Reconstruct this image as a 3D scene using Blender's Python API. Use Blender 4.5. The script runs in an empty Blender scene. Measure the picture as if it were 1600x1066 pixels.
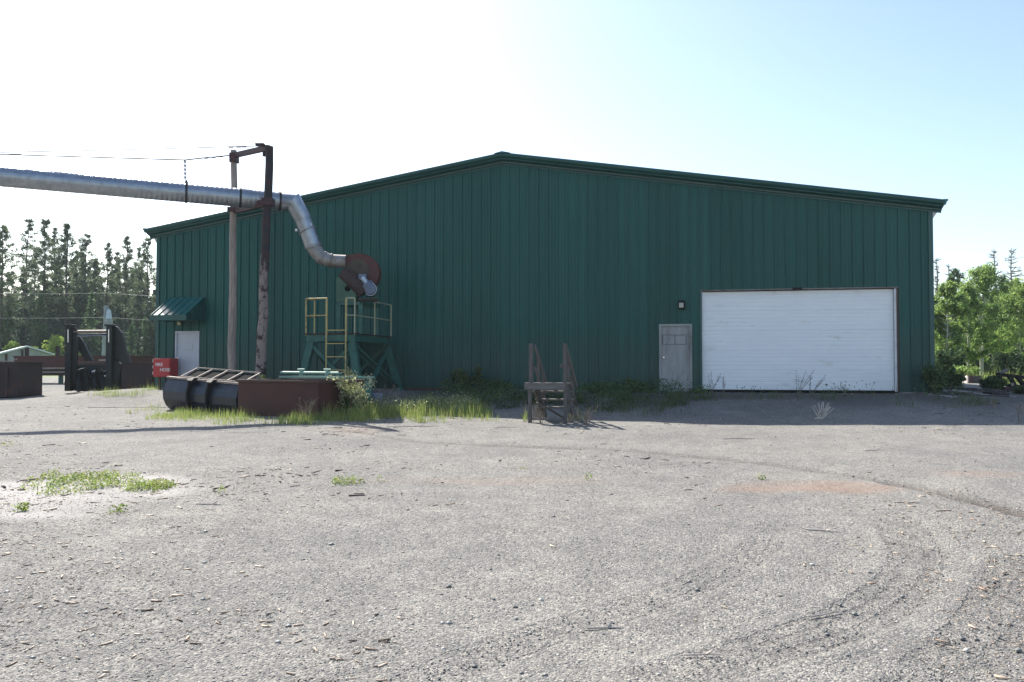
import bpy, math, random
import numpy as np
from mathutils import Vector, Matrix

R = math.radians
SC = bpy.context.scene
COL = SC.collection
random.seed(7)
rng = np.random.default_rng(11)

# ------------------------------------------------------------------ camera, sky, sun, exposure
FPX = 1291.0                      # focal length in photo pixels (photo 1600 x 1066)
EYE = 1.6
PITCH = math.atan(35 / FPX)
cam_d = bpy.data.cameras.new('camera')
cam_d.sensor_width = 36
cam_d.lens = FPX / 1600 * 36
cam_d.clip_start = 0.1
cam_d.clip_end = 3000
cam = bpy.data.objects.new('camera', cam_d)
COL.objects.link(cam)
cam.location = (0, 0, EYE)
cam.rotation_euler = (R(90) + PITCH, 0, 0)
SC.camera = cam

SUN_EL, SUN_AZ = R(41.5), R(33)     # azimuth measured to the left of the view
w = bpy.data.worlds.new('World')
SC.world = w
w.use_nodes = True
nt = w.node_tree
bg = nt.nodes['Background']
sky = nt.nodes.new('ShaderNodeTexSky')
sky.sky_type = 'NISHITA'
sky.sun_disc = False
sky.sun_elevation = SUN_EL
sky.sun_rotation = -SUN_AZ
sky.air_density = 1.0
sky.dust_density = 1.1
sky.ozone_density = 1.0
nt.links.new(sky.outputs[0], bg.inputs[0])
bg.inputs[1].default_value = 0.105
sd = bpy.data.lights.new('sun', 'SUN')
sd.energy = 4.7
sd.angle = R(0.5)
sd.color = (1.0, 0.965, 0.88)
sun = bpy.data.objects.new('sun', sd)
COL.objects.link(sun)
sdir = Vector((-math.sin(SUN_AZ) * math.cos(SUN_EL), math.cos(SUN_AZ) * math.cos(SUN_EL), math.sin(SUN_EL)))
sun.rotation_euler = sdir.to_track_quat('Z', 'Y').to_euler()
sun.location = (-20, 30, 40)
SC.view_settings.view_transform = 'Standard'
SC.view_settings.look = 'None'
SC.view_settings.gamma = 1
SC.view_settings.exposure = 1.15

# ------------------------------------------------------------------ projection helpers
cp, sp = math.cos(PITCH), math.sin(PITCH)
def ray(px, py):
    a, b = (px - 800) / FPX, (533 - py) / FPX
    return Vector((a, cp - b * sp, sp + b * cp))
def at(px, py, Y):
    d = ray(px, py)
    return Vector((0, 0, EYE)) + d * (Y / d.y)

# ------------------------------------------------------------------ building frame (metres)
BL = Vector((-12.06, 28.06, 0)); BR = Vector((11.81, 23.18, 0))
BW = (BR - BL).length
UA = math.atan2(BR.y - BL.y, BR.x - BL.x)
UD = (BR - BL).normalized(); VD = Vector((-UD.y, UD.x, 0))
def wall_uz(px, py, v=0.0):
    """photo pixel -> (u, z) on the plane v of the building"""
    d = ray(px, py)
    o = BL + VD * v
    # solve d*t . VD = o . VD
    t = o.dot(VD) / d.dot(VD)
    p = d * t
    return (p - BL).dot(UD), p.z + EYE
def B(u, v, z):
    p = BL + UD * u + VD * v
    return Vector((p.x, p.y, z))

# ------------------------------------------------------------------ ground height
_lat = rng.random((256, 256))
def vnoise(x, y, s):
    x = np.asarray(x, float) / s + 500.3; y = np.asarray(y, float) / s + 500.7
    xi = np.floor(x).astype(int); yi = np.floor(y).astype(int)
    fx = x - xi; fy = y - yi
    fx = fx * fx * (3 - 2 * fx); fy = fy * fy * (3 - 2 * fy)
    g = lambda a, b: _lat[a & 255, b & 255]
    return ((g(xi, yi) * (1 - fx) + g(xi + 1, yi) * fx) * (1 - fy) +
            (g(xi, yi + 1) * (1 - fx) + g(xi + 1, yi + 1) * fx) * fy) - 0.5
def sstep(a, b, x):
    t = np.clip((x - a) / (b - a), 0, 1)
    return t * t * (3 - 2 * t)
PAD = 0.80
def gz(X, Y):
    X = np.asarray(X, float); Y = np.asarray(Y, float)
    n = np.interp(Y, [-40, 0, 17, 25, 50, 700], [-.3, 0, .30, .42, .78, 1.0])
    u = (X - BL.x) * UD.x + (Y - BL.y) * UD.y
    v = (X - BL.x) * VD.x + (Y - BL.y) * VD.y
    m = sstep(-4.6, -1.2, v) * sstep(-3.5, -.6, u) * (1 - sstep(29, 34, u))
    m = np.where(v > 0, sstep(-3.5, -.6, u) * (1 - sstep(29, 34, u)) * (1 - sstep(45, 55, v)), m)
    z = n * (1 - m) + (PAD - .05) * m
    amp = 1 - .8 * sstep(-1.2, 0, v) * m
    z = z + (vnoise(X, Y, 3.1) * .07 + vnoise(X + 31, Y, 1.1) * .035 + vnoise(X, Y + 77, .35) * .014) * amp
    return z
def gpt(x, y, dz=0.0):
    return Vector((x, y, float(gz(x, y)) + dz))
def gp(px, py, dz=0.0):
    """where the ray through a photo pixel meets the ground"""
    d = ray(px, py); t = 2.0
    while t < 400:
        p = d * t
        if p.z + EYE < float(gz(p.x, p.y)): break
        t += .05 if t < 60 else .5
    return gpt(d.x * t, d.y * t, dz)

# ------------------------------------------------------------------ mesh helpers
WM = {}
def tag(o, label=None, cat=None, group=None, kind=None):
    if label: o['label'] = label
    if cat: o['category'] = cat
    if group: o['group'] = group
    if kind: o['kind'] = kind
    return o
def empty(name, loc, rz=0.0, label=None, cat=None, group=None, rot=None):
    o = bpy.data.objects.new(name, None)
    o.empty_display_size = .3
    COL.objects.link(o)
    o.location = loc
    o.rotation_euler = rot if rot else (0, 0, rz)
    from mathutils import Euler
    WM[o] = Matrix.Translation(Vector(loc)) @ Euler(o.rotation_euler).to_matrix().to_4x4()
    return tag(o, label, cat, group)
def link_mesh(name, V, F, mats, parent=None, origin=None, local=False, smooth=False, fm=None):
    V = np.asarray(V, float).reshape(-1, 3)
    me = bpy.data.meshes.new(name)
    o = bpy.data.objects.new(name, me)
    COL.objects.link(o)
    if parent is not None:
        W = WM[parent]; WM[o] = W; o.parent = parent
        if not local:
            M = np.array(W.inverted())
            V = V @ M[:3, :3].T + M[:3, 3]
    else:
        org = np.array(origin if origin is not None else [V[:, 0].mean(), V[:, 1].mean(), V[:, 2].min()], float)
        V = V - org
        o.location = org
        WM[o] = Matrix.Translation(Vector(org))
    if isinstance(F, np.ndarray):
        k = F.shape[1]
        me.vertices.add(len(V)); me.vertices.foreach_set('co', V.ravel())
        me.loops.add(F.size); me.loops.foreach_set('vertex_index', F.ravel().astype(np.int32))
        me.polygons.add(len(F)); me.polygons.foreach_set('loop_start', np.arange(0, F.size, k, dtype=np.int32))
        me.update(calc_edges=True)
    else:
        me.from_pydata([tuple(v) for v in V], [], F)
        me.update()
    for m in (mats if isinstance(mats, (list, tuple)) else [mats]):
        me.materials.append(m)
    if smooth is True:
        me.polygons.foreach_set('use_smooth', np.ones(len(me.polygons), bool))
    elif smooth:
        me.shade_smooth_by_angle(angle=R(smooth)) if hasattr(me, 'shade_smooth_by_angle') else None
    if fm is not None:
        me.polygons.foreach_set('material_index', np.asarray(fm, np.int32))
    return o
class MB:
    def __init__(s): s.v = []; s.f = []
    def add(s, vs, fs):
        b = len(s.v); s.v += [tuple(x) for x in vs]; s.f += [tuple(i + b for i in q) for q in fs]; return s
    def box(s, x0, x1, y0, y1, z0, z1, M=None, ch=0.0):
        if ch:
            pts = []
            for z, c in ((z0, ch), (z0 + ch, 0), (z1 - ch, 0), (z1, ch)):
                pts += [(x0 + c, y0 + c, z), (x1 - c, y0 + c, z), (x1 - c, y1 - c, z), (x0 + c, y1 - c, z)]
            fs = [(3, 2, 1, 0), (12, 13, 14, 15)]
            for k in range(3):
                for j in range(4):
                    a, b = k * 4 + j, k * 4 + (j + 1) % 4
                    fs.append((a, b, b + 4, a + 4))
        else:
            pts = [(x0, y0, z0), (x1, y0, z0), (x1, y1, z0), (x0, y1, z0), (x0, y0, z1), (x1, y0, z1), (x1, y1, z1), (x0, y1, z1)]
            fs = [(3, 2, 1, 0), (4, 5, 6, 7), (0, 1, 5, 4), (1, 2, 6, 5), (2, 3, 7, 6), (3, 0, 4, 7)]
        if M is not None: pts = [M @ Vector(p) for p in pts]
        return s.add(pts, fs)
    def bar(s, p0, p1, w, h=None, up=(0, 0, 1)):
        """rectangular beam between two points"""
        p0, p1 = Vector(p0), Vector(p1); h = h or w
        d = (p1 - p0); L = d.length; d.normalize()
        up = Vector(up)
        if abs(d.dot(up)) > .98: up = Vector((0, 1, 0))
        x = d.cross(up).normalized(); z = x.cross(d)
        M = Matrix(((x.x, d.x, z.x, p0.x), (x.y, d.y, z.y, p0.y), (x.z, d.z, z.z, p0.z), (0, 0, 0, 1)))
        return s.box(-w / 2, w / 2, 0, L, -h / 2, h / 2, M)
    def tube(s, pts, r, n=8, caps=True, inner=None):
        pts = [Vector(p) for p in pts]
        rs = r if isinstance(r, (list, tuple)) else [r] * len(pts)
        rings = []; ref = None
        for i, p in enumerate(pts):
            if i == 0: d = pts[1] - p
            elif i == len(pts) - 1: d = p - pts[i - 1]
            else: d = (pts[i + 1] - p).normalized() + (p - pts[i - 1]).normalized()
            d.normalize()
            if ref is None: ref = Vector((0, 0, 1)) if abs(d.z) < .9 else Vector((1, 0, 0))
            x = ref - d * ref.dot(d); x.normalize(); ref = x
            y = d.cross(x)
            k = 1.0
            if 0 < i < len(pts) - 1:
                c = (pts[i + 1] - p).normalized().dot((p - pts[i - 1]).normalized())
                k = 1.0
            rings.append([p + (x * math.cos(a) + y * math.sin(a)) * rs[i] * k for a in [2 * math.pi * j / n for j in range(n)]])
        vs = [q for rg in rings for q in rg]; fs = []
        for i in range(len(pts) - 1):
            for j in range(n):
                a, b = i * n + j, i * n + (j + 1) % n
                fs.append((a, b, b + n, a + n))
        if caps:
            fs.append(tuple(range(n - 1, -1, -1))); fs.append(tuple((len(pts) - 1) * n + j for j in range(n)))
        return s.add(vs, fs)
    def prism(s, poly, p0, ax, ay, az, t):
        """polygon (a,b) in plane ax/ay at p0, extruded t along az"""
        p0 = Vector(p0); ax, ay, az = Vector(ax), Vector(ay), Vector(az)
        n = len(poly)
        vs = [p0 + ax * a + ay * b for a, b in poly] + [p0 + ax * a + ay * b + az * t for a, b in poly]
        fs = [tuple(range(n)), tuple(range(2 * n - 1, n - 1, -1))] + [(i, i + n, (i + 1) % n + n, (i + 1) % n) for i in range(n)]
        return s.add(vs, fs)
    def build(s, name, mats, parent=None, local=False, smooth=False, origin=None):
        return link_mesh(name, s.v, s.f, mats, parent, origin, local, smooth)

# ------------------------------------------------------------------ materials
def new_mat(name):
    m = bpy.data.materials.new(name); m.use_nodes = True
    return m, m.node_tree, m.node_tree.nodes['Principled BSDF']
def N(nt, t, **k):
    n = nt.nodes.new(t)
    for a, b in k.items():
        if hasattr(n, a): setattr(n, a, b)
        else: n.inputs[a].default_value = b
    return n
def ramp(nt, src, stops):
    r = nt.nodes.new('ShaderNodeValToRGB'); e = r.color_ramp.elements
    while len(e) < len(stops): e.new(.5)
    for i, (p, c) in enumerate(stops):
        e[i].position = p; e[i].color = (*c, 1) if len(c) == 3 else c
    nt.links.new(src, r.inputs[0]); return r.outputs[0]
def mix(nt, f, a, b, mode='MIX'):
    m = nt.nodes.new('ShaderNodeMix'); m.data_type = 'RGBA'; m.blend_type = mode
    for s, v in ((0, f), (6, a), (7, b)):
        if isinstance(v, (int, float)): m.inputs[s].default_value = v
        elif isinstance(v, tuple): m.inputs[s].default_value = (*v, 1) if len(v) == 3 else v
        else: nt.links.new(v, m.inputs[s])
    return m.outputs[2]
def noise(nt, vec, scale, detail=4, rough=.6):
    n = N(nt, 'ShaderNodeTexNoise'); n.inputs['Scale'].default_value = scale
    n.inputs['Detail'].default_value = detail; n.inputs['Roughness'].default_value = rough
    nt.links.new(vec, n.inputs['Vector']); return n.outputs[0]
def coords(nt, sc=(1, 1, 1), kind='Object'):
    t = N(nt, 'ShaderNodeTexCoord'); mp = N(nt, 'ShaderNodeMapping')
    mp.inputs['Scale'].default_value = sc
    nt.links.new(t.outputs[kind], mp.inputs[0]); return mp.outputs[0]
def bump(nt, bs, h, strength=.3, dist=.01):
    b = N(nt, 'ShaderNodeBump'); b.inputs['Strength'].default_value = strength; b.inputs['Distance'].default_value = dist
    nt.links.new(h, b.inputs['Height']); nt.links.new(b.outputs[0], bs.inputs['Normal']); return b
def surf(name, c1, c2=None, rough=.6, metal=0.0, scale=3.0, stretch=(1, 1, 1), dirt=None, dirt_amt=.5, dscale=1.2, bmp=.2, bd=.005, spec=.5):
    """two-tone weathered surface with optional patches of dirt or rust"""
    m, nt, bs = new_mat(name)
    c2 = c2 or tuple(x * .75 for x in c1)
    v = coords(nt, stretch)
    n1 = noise(nt, v, scale, 6, .65)
    col = ramp(nt, n1, [(.35, c2), (.65, c1)])
    rg = None
    if dirt:
        n2 = noise(nt, v, dscale, 8, .7)
        k = ramp(nt, n2, [(.62 - .3 * dirt_amt, (0, 0, 0)), (.74 - .2 * dirt_amt, (1, 1, 1))])
        col = mix(nt, k, col, dirt)
        rr = nt.nodes.new('ShaderNodeMapRange'); rr.inputs[3].default_value = rough; rr.inputs[4].default_value = .9
        nt.links.new(k, rr.inputs[0]); nt.links.new(rr.outputs[0], bs.inputs['Roughness'])
        if metal:
            mm = nt.nodes.new('ShaderNodeMapRange'); mm.inputs[3].default_value = metal; mm.inputs[4].default_value = 0
            nt.links.new(k, mm.inputs[0]); nt.links.new(mm.outputs[0], bs.inputs['Metallic'])
    else:
        bs.inputs['Roughness'].default_value = rough
    if not (dirt and metal): bs.inputs['Metallic'].default_value = metal
    bs.inputs['Specular IOR Level'].default_value = spec
    nt.links.new(col, bs.inputs['Base Color'])
    if bmp: bump(nt, bs, noise(nt, v, scale * 8, 4), bmp, bd)
    return m
def leafy(name, c1, c2, trans=.45, scale=.6, c3=None):
    m, nt, bs = new_mat(name)
    v = coords(nt)
    g = N(nt, 'ShaderNodeNewGeometry')
    n1 = noise(nt, v, scale, 3)
    col = ramp(nt, n1, [(.38, c2), (.62, c1)])
    h = N(nt, 'ShaderNodeHueSaturation')
    mr = nt.nodes.new('ShaderNodeMapRange'); mr.inputs[3].default_value = .65; mr.inputs[4].default_value = 1.35
    nt.links.new(g.outputs['Random Per Island'], mr.inputs[0])
    nt.links.new(mr.outputs[0], h.inputs['Value']); nt.links.new(col, h.inputs['Color'])
    col = h.outputs[0]
    if c3:
        k = ramp(nt, g.outputs['Random Per Island'], [(.84, (0, 0, 0)), (.86, (1, 1, 1))])
        col = mix(nt, k, col, c3)
    bs.inputs['Roughness'].default_value = .55
    bs.inputs['Specular IOR Level'].default_value = .25
    nt.links.new(col, bs.inputs['Base Color'])
    tr = N(nt, 'ShaderNodeBsdfTranslucent')
    t2 = mix(nt, .3, col, (.25, .33, .06), 'MIX') if trans > .42 else col
    nt.links.new(t2, tr.inputs[0])
    ms = N(nt, 'ShaderNodeMixShader'); ms.inputs[0].default_value = trans
    nt.links.new(bs.outputs[0], ms.inputs[1]); nt.links.new(tr.outputs[0], ms.inputs[2])
    nt.links.new(ms.outputs[0], nt.nodes['Material Output'].inputs[0])
    return m

# painted wall sheet: green, faint vertical streaking and fade bands
def wall_mat():
    m, nt, bs = new_mat('green_wall_paint')
    v = coords(nt, (5, 5, .25)); v2 = coords(nt, (1, 1, 1))
    a = noise(nt, v, 1.6, 5); b = noise(nt, v2, .35, 3)
    col = ramp(nt, a, [(.3, (.006, .068, .057)), (.7, (.010, .094, .077))])
    col = mix(nt, ramp(nt, b, [(.35, (0, 0, 0)), (.7, (.5, .5, .5))]), col, (.014, .092, .078))
    sx = N(nt, 'ShaderNodeSeparateXYZ'); nt.links.new(v2, sx.inputs[0])
    # splashed dust rising from the ground
    mr = nt.nodes.new('ShaderNodeMapRange'); mr.inputs[1].default_value = 1.9; mr.inputs[2].default_value = .75
    nt.links.new(sx.outputs[2], mr.inputs[0])
    mu = N(nt, 'ShaderNodeMath', operation='MULTIPLY'); nt.links.new(mr.outputs[0], mu.inputs[0])
    nt.links.new(noise(nt, coords(nt, (3, 3, .8)), 1.5, 6), mu.inputs[1])
    col = mix(nt, mu.outputs[0], col, (.05, .075, .06))
    # each three-foot sheet has faded a little differently
    dv = N(nt, 'ShaderNodeMath', operation='DIVIDE'); nt.links.new(sx.outputs[0], dv.inputs[0]); dv.inputs[1].default_value = .9144
    fl = N(nt, 'ShaderNodeMath', operation='FLOOR'); nt.links.new(dv.outputs[0], fl.inputs[0])
    wn = N(nt, 'ShaderNodeTexWhiteNoise', noise_dimensions='1D'); nt.links.new(fl.outputs[0], wn.inputs['W'])
    col = mix(nt, 1.0, col, ramp(nt, wn.outputs['Value'], [(0, (.86, .88, .88)), (1, (1.12, 1.1, 1.1))]), 'MULTIPLY')
    bs.inputs['Specular IOR Level'].default_value = .3
    nt.links.new(col, bs.inputs['Base Color'])
    bs.inputs['Roughness'].default_value = .42
    bump(nt, bs, noise(nt, coords(nt, (1, 1, .4)), 1.3, 3), .25, .02)
    return m
M = {}
M['wall'] = wall_mat()
M['trim'] = surf('green_trim_paint', (.010, .080, .068), (.008, .062, .055), .35, scale=2, bmp=.05)
M['lip'] = surf('faded_trim_lip', (.085, .12, .105), (.06, .095, .085), .5)
M['roof'] = surf('green_roof_paint', (.02, .12, .115), (.016, .10, .095), .33, scale=2, bmp=.05)
M['soffit'] = surf('soffit_white', (.72, .62, .58), (.6, .52, .5), .6, scale=5)
M['concrete'] = surf('concrete', (.30, .28, .26), (.2, .19, .175), .9, scale=3, dirt=(.14, .1, .075), dirt_amt=.6)
M['white_door'] = surf('white_steel', (.88, .88, .88), (.84, .84, .85), .45, scale=1.2, stretch=(1, 1, 3), dirt=(.68, .67, .64), dirt_amt=.1, dscale=.9, bmp=.03)
M['white_trim'] = surf('white_trim', (.78, .78, .78), (.62, .61, .6), .5, scale=4)
M['rust_trim'] = surf('rusty_steel', (.10, .055, .042), (.07, .04, .032), .8, scale=6, bmp=.4)
M['grey_door'] = surf('grey_door_paint', (.36, .355, .345), (.26, .255, .25), .6, scale=3, stretch=(1.6, 1, .35), dirt=(.17, .155, .145), dirt_amt=.28, dscale=1.6)
M['pale_door'] = surf('pale_door_paint', (.50, .51, .56), (.44, .45, .49), .5, scale=2.5)
M['galv'] = surf('galvanised_steel', (.36, .39, .43), (.26, .29, .33), .36, metal=.75, scale=5, bmp=.15)
M['galv_old'] = surf('dull_duct_steel', (.34, .33, .32), (.22, .2, .185), .55, metal=.6, scale=7, dirt=(.16, .1, .075), dirt_amt=.35, dscale=3)
M['strap'] = surf('black_strap', (.02, .02, .022), None, .6)
M['pole_pale'] = surf('weathered_pole', (.36, .30, .255), (.20, .165, .145), .9, scale=4, stretch=(6, 6, .5), dirt=(.05, .035, .03), dirt_amt=.12, dscale=1.5, bmp=.5)
M['pole_dark'] = surf('creosote_pole', (.055, .047, .05), (.03, .026, .03), .85, scale=4, stretch=(4, 4, .5), dirt=(.25, .2, .17), dirt_amt=.2, dscale=.9, bmp=.5)
def two_tone_pole():
    m, nt, bs = new_mat('half_creosoted_pole'); v = coords(nt)
    sx = N(nt, 'ShaderNodeSeparateXYZ'); nt.links.new(v, sx.inputs[0])
    n = noise(nt, coords(nt, (5, 5, 1.3)), 1.6, 6, .7)
    mr = nt.nodes.new('ShaderNodeMapRange'); mr.inputs[1].default_value = 0; mr.inputs[2].default_value = 7.0; nt.links.new(sx.outputs[2], mr.inputs[0])
    ad = N(nt, 'ShaderNodeMath', operation='ADD'); nt.links.new(mr.outputs[0], ad.inputs[0]); nt.links.new(n, ad.inputs[1])
    ax = N(nt, 'ShaderNodeMath', operation='MULTIPLY'); nt.links.new(ad.outputs[0], ax.inputs[0]); ax.inputs[1].default_value = .5
    c = ramp(nt, ax.outputs[0], [(.44, (.24, .19, .17)), (.50, (.16, .125, .115)), (.53, (.024, .021, .024)), (1, (.016, .016, .021))])
    # painted dark collar stains low on the pole
    n2 = noise(nt, coords(nt, (2, 2, 2)), 2.2, 5, .7); k = ramp(nt, n2, [(.51, (0, 0, 0)), (.56, (1, 1, 1))])
    c = mix(nt, k, c, (.04, .022, .022))
    nt.links.new(c, bs.inputs['Base Color']); bs.inputs['Roughness'].default_value = .8
    bump(nt, bs, noise(nt, coords(nt, (6, 6, .6)), 4, 5), .5, .01); return m
M['pole_two'] = two_tone_pole()
M['beam'] = surf('dark_red_beam', (.075, .026, .026), (.035, .018, .02), .7, scale=6, bmp=.3)
M['tower'] = surf('green_machine_paint', (.030, .125, .095), (.020, .085, .068), .55, scale=5, dirt=(.09, .06, .045), dirt_amt=.12, dscale=2)
M['green_box'] = surf('light_green_paint', (.045, .12, .07), (.03, .085, .05), .55, scale=5, dirt=(.1, .07, .05), dirt_amt=.15, dscale=3)
M['yellow'] = surf('yellow_rail_paint', (.52, .42, .16), (.40, .30, .12), .6, scale=9, dirt=(.2, .11, .06), dirt_amt=.3, dscale=5)
M['pale_rail'] = surf('pale_rail_paint', (.40, .40, .26), (.34, .33, .22), .6, scale=9, dirt=(.2, .13, .08), dirt_amt=.25, dscale=5)
M['fan_red'] = surf('red_oxide_paint', (.10, .024, .018), (.065, .02, .016), .6, scale=5, dirt=(.07, .04, .03), dirt_amt=.2, dscale=2.5)
M['fan_khaki'] = surf('khaki_plate', (.075, .062, .04), (.055, .035, .026), .7, scale=7)
M['fan_dark'] = surf('dark_rust', (.055, .032, .026), (.028, .018, .016), .8, scale=8, bmp=.3)
M['motor'] = surf('blue_grey_motor', (.15, .18, .25), (.09, .11, .16), .45, metal=.3, scale=8)
M['black'] = surf('black_paint', (.012, .012, .013), None, .6, spec=.2)
M['hole'] = surf('matte_black', (.006, .006, .008), None, .95, spec=.1)
M['bucket'] = surf('black_bucket_paint', (.018, .024, .040), (.009, .012, .018), .38, scale=3, stretch=(2, 2, .5), dirt=(.10, .06, .045), dirt_amt=.2, dscale=3, bmp=.2)
M['worn'] = surf('worn_edge_steel', (.36, .30, .27), (.20, .14, .11), .6, metal=.2, scale=12)
M['bin_brown'] = surf('red_brown_paint', (.075, .022, .015), (.05, .017, .013), .75, scale=1.5, dirt=(.055, .03, .025), dirt_amt=.2, dscale=1.1)
M['bin_dark'] = surf('dark_brown_paint', (.045, .024, .022), (.028, .017, .017), .75, scale=2, dirt=(.09, .04, .03), dirt_amt=.25, dscale=1.5)
M['bin_green'] = surf('teal_green_paint', (.04, .20, .17), (.03, .15, .13), .45, scale=3, dirt=(.10, .08, .06), dirt_amt=.15, dscale=3)
M['pale_green'] = surf('faded_green_paint', (.30, .46, .36), (.2, .35, .27), .5, scale=5)
M['mast'] = surf('black_green_machine', (.008, .014, .014), (.004, .007, .007), .55, scale=4, dirt=(.08, .05, .035), dirt_amt=.12, dscale=3)
M['chrome'] = surf('bare_steel_rod', (.75, .72, .7), None, .25, metal=.9)
M['tyre'] = surf('machine_rubber', (.02, .019, .018), None, .85, scale=9, dirt=(.09, .065, .05), dirt_amt=.3, dscale=4)
M['red_box'] = surf('fire_red_paint', (.42, .018, .022), (.36, .016, .02), .4, scale=2)
M['letter'] = surf('white_letter_paint', (.78, .74, .72), None, .6)
M['wood'] = surf('grey_weathered_wood', (.135, .128, .122), (.07, .065, .062), .9, scale=5, stretch=(8, 8, 1), bmp=.5)
M['wood_h'] = surf('grey_weathered_board', (.18, .17, .165), (.10, .095, .09), .9, scale=5, stretch=(1, 8, 8), bmp=.5)
M['board'] = surf('silvered_board', (.38, .36, .36), (.24, .22, .22), .85, scale=5, stretch=(1, 8, 8), bmp=.5)
M['shed_wall'] = surf('shed_siding', (.34, .36, .36), (.28, .3, .3), .7, scale=3)
M['shed_roof'] = surf('shed_roof_tin', (.62, .66, .66), (.5, .55, .56), .45, scale=2)
M['far_pole'] = surf('grey_far_pole', (.27, .30, .31), (.2, .22, .23), .8, scale=3)
M['insul'] = surf('transformer_grey', (.5, .58, .66), None, .5)
M['wire'] = surf('wire_steel', (.16, .19, .19), None, .5)
M['cable'] = surf('dark_cable', (.06, .06, .065), None, .5)
M['bark'] = surf('dark_pine_bark', (.11, .085, .075), (.06, .045, .04), .95, scale=3, stretch=(2, 2, .6), bmp=.4)
M['bark_pale'] = surf('pale_aspen_bark', (.50, .48, .42), (.34, .33, .28), .85, scale=3, stretch=(2, 2, 1), dirt=(.06, .05, .045), dirt_amt=.15, dscale=3)
M['bark_dead'] = surf('bleached_dead_wood', (.25, .22, .21), (.15, .13, .125), .9, scale=4)
M['twig'] = surf('dry_twig', (.55, .49, .44), (.36, .31, .27), .9, scale=9)
M['pine'] = leafy('pine_needles', (.15, .19, .10), (.085, .12, .07), .42, .35)
M['spruce'] = leafy('spruce_needles', (.085, .14, .075), (.045, .085, .05), .38, .2)
M['spruce_lit'] = leafy('young_spruce_needles', (.11, .18, .075), (.06, .11, .055), .4, .5)
M['aspen'] = leafy('aspen_leaves', (.29, .40, .13), (.17, .27, .085), .6, .6)
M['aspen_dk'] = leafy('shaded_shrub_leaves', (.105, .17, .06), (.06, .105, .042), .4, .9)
M['lime'] = leafy('lime_shrub_leaves', (.36, .45, .09), (.24, .34, .07), .5, .8)
M['grass'] = leafy('grass_blades', (.30, .37, .10), (.17, .24, .07), .45, 1.2, c3=(.42, .36, .17))
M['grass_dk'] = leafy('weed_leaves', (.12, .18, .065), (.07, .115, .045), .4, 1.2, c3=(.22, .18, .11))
M['grass_far'] = surf('far_grass', (.22, .31, .07), (.13, .2, .05), .9, scale=.7, bmp=.4)
M['dry'] = leafy('dry_stalks', (.42, .34, .24), (.27, .20, .15), .3, 2)
M['flower'] = leafy('seed_heads', (.62, .60, .42), (.42, .42, .22), .5, 2)
M['bark_chip'] = leafy('wood_chip', (.50, .40, .31), (.26, .18, .13), .0, 2)
M['stone'] = leafy('crushed_stone', (.25, .25, .24), (.15, .15, .145), .0, 2, c3=(.50, .47, .43))
M['stone_pale'] = surf('pale_plastic', (.38, .42, .6), None, .6)

# ------------------------------------------------------------------ ground sheet
TR = []   # tyre tracks: photo-pixel polylines, half width, strength
def pl(pts): return np.array([[gp(*p).x, gp(*p).y] for p in pts])
def dist_poly(X, Y, P):
    """distance and arc length to a polyline"""
    best = np.full(X.shape, 1e9); arc = np.zeros(X.shape); acc = 0
    for a, b in zip(P[:-1], P[1:]):
        d = b - a; L = math.hypot(*d)
        if L < 1e-6: continue
        t = np.clip(((X - a[0]) * d[0] + (Y - a[1]) * d[1]) / L**2, 0, 1)
        q = np.hypot(X - a[0] - t * d[0], Y - a[1] - t * d[1])
        arc = np.where(q < best, acc + t * L, arc); best = np.minimum(best, q); acc += L
    return best, arc
def smooth_poly(P, k=3):
    for _ in range(k):
        Q = [P[0]]
        for a, b in zip(P[:-1], P[1:]): Q += [a * .75 + b * .25, a * .25 + b * .75]
        Q.append(P[-1]); P = np.array(Q)
    return P
tracks = [
    (smooth_poly(pl([(1040, 1062), (1210, 1015), (1330, 975), (1408, 925), (1437, 885), (1430, 850), (1395, 810)])), .19, 1.0),
    (smooth_poly(pl([(640, 1075), (860, 990), (1010, 945), (1110, 905), (1190, 862), (1205, 820)])), .15, .6),
    (smooth_poly(pl([(1440, 1090), (1500, 1040), (1545, 990), (1580, 930), (1590, 880)])), .2, 1.0),
    (smooth_poly(pl([(1520, 1100), (1580, 1050), (1640, 990), (1680, 920)])), .17, .8),
]
lines = [   # dark ruts
    (smooth_poly(pl([(1385, 753), (1450, 765), (1520, 782), (1600, 802), (1700, 830)])), .13, 1.0),
    (smooth_poly(pl([(520, 668), (600, 684), (700, 694), (850, 699), (1010, 706), (1180, 722), (1330, 742), (1390, 754)])), .12, .5),
]
stains = [  # (pixel centre, half size px, colour index)
    ((1265, 762), (145, 13), 'rust'), ((1540, 741), (90, 7), 'rust'), ((800, 752), (240, 7), 'rust'), ((560, 672), (60, 7), 'rust'),
    ((95, 768), (205, 33), 'pale'), ((40, 800), (120, 20), 'pale'),
]
ys = [-45, -30, -15, -6, -2, 0, 1.5, 2.5]; y = 3.0
while y < 32: ys.append(y); y += max(.045, y * .0042)
while y < 700: ys.append(y); y *= 1.06
xs = list(np.arange(0, 9, .055)); x = 9.0
while x < 24: xs.append(x); x += .12
while x < 600: xs.append(x); x *= 1.12
xs = np.array([-a for a in xs[:0:-1]] + xs); ys = np.array(ys)
GX, GY = np.meshgrid(xs, ys)
GZ = gz(GX, GY)
rust = np.zeros(GX.shape); pale = np.zeros(GX.shape); dark = np.zeros(GX.shape)
reg = (GY > 2.5) & (GY < 24)
rx, ry = GX[reg], GY[reg]
rz = GZ[reg]; rd = np.zeros(rx.shape); ra = np.full(rx.shape, 3.0); rs_ = np.zeros(rx.shape); rk = np.zeros(rx.shape)
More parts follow.
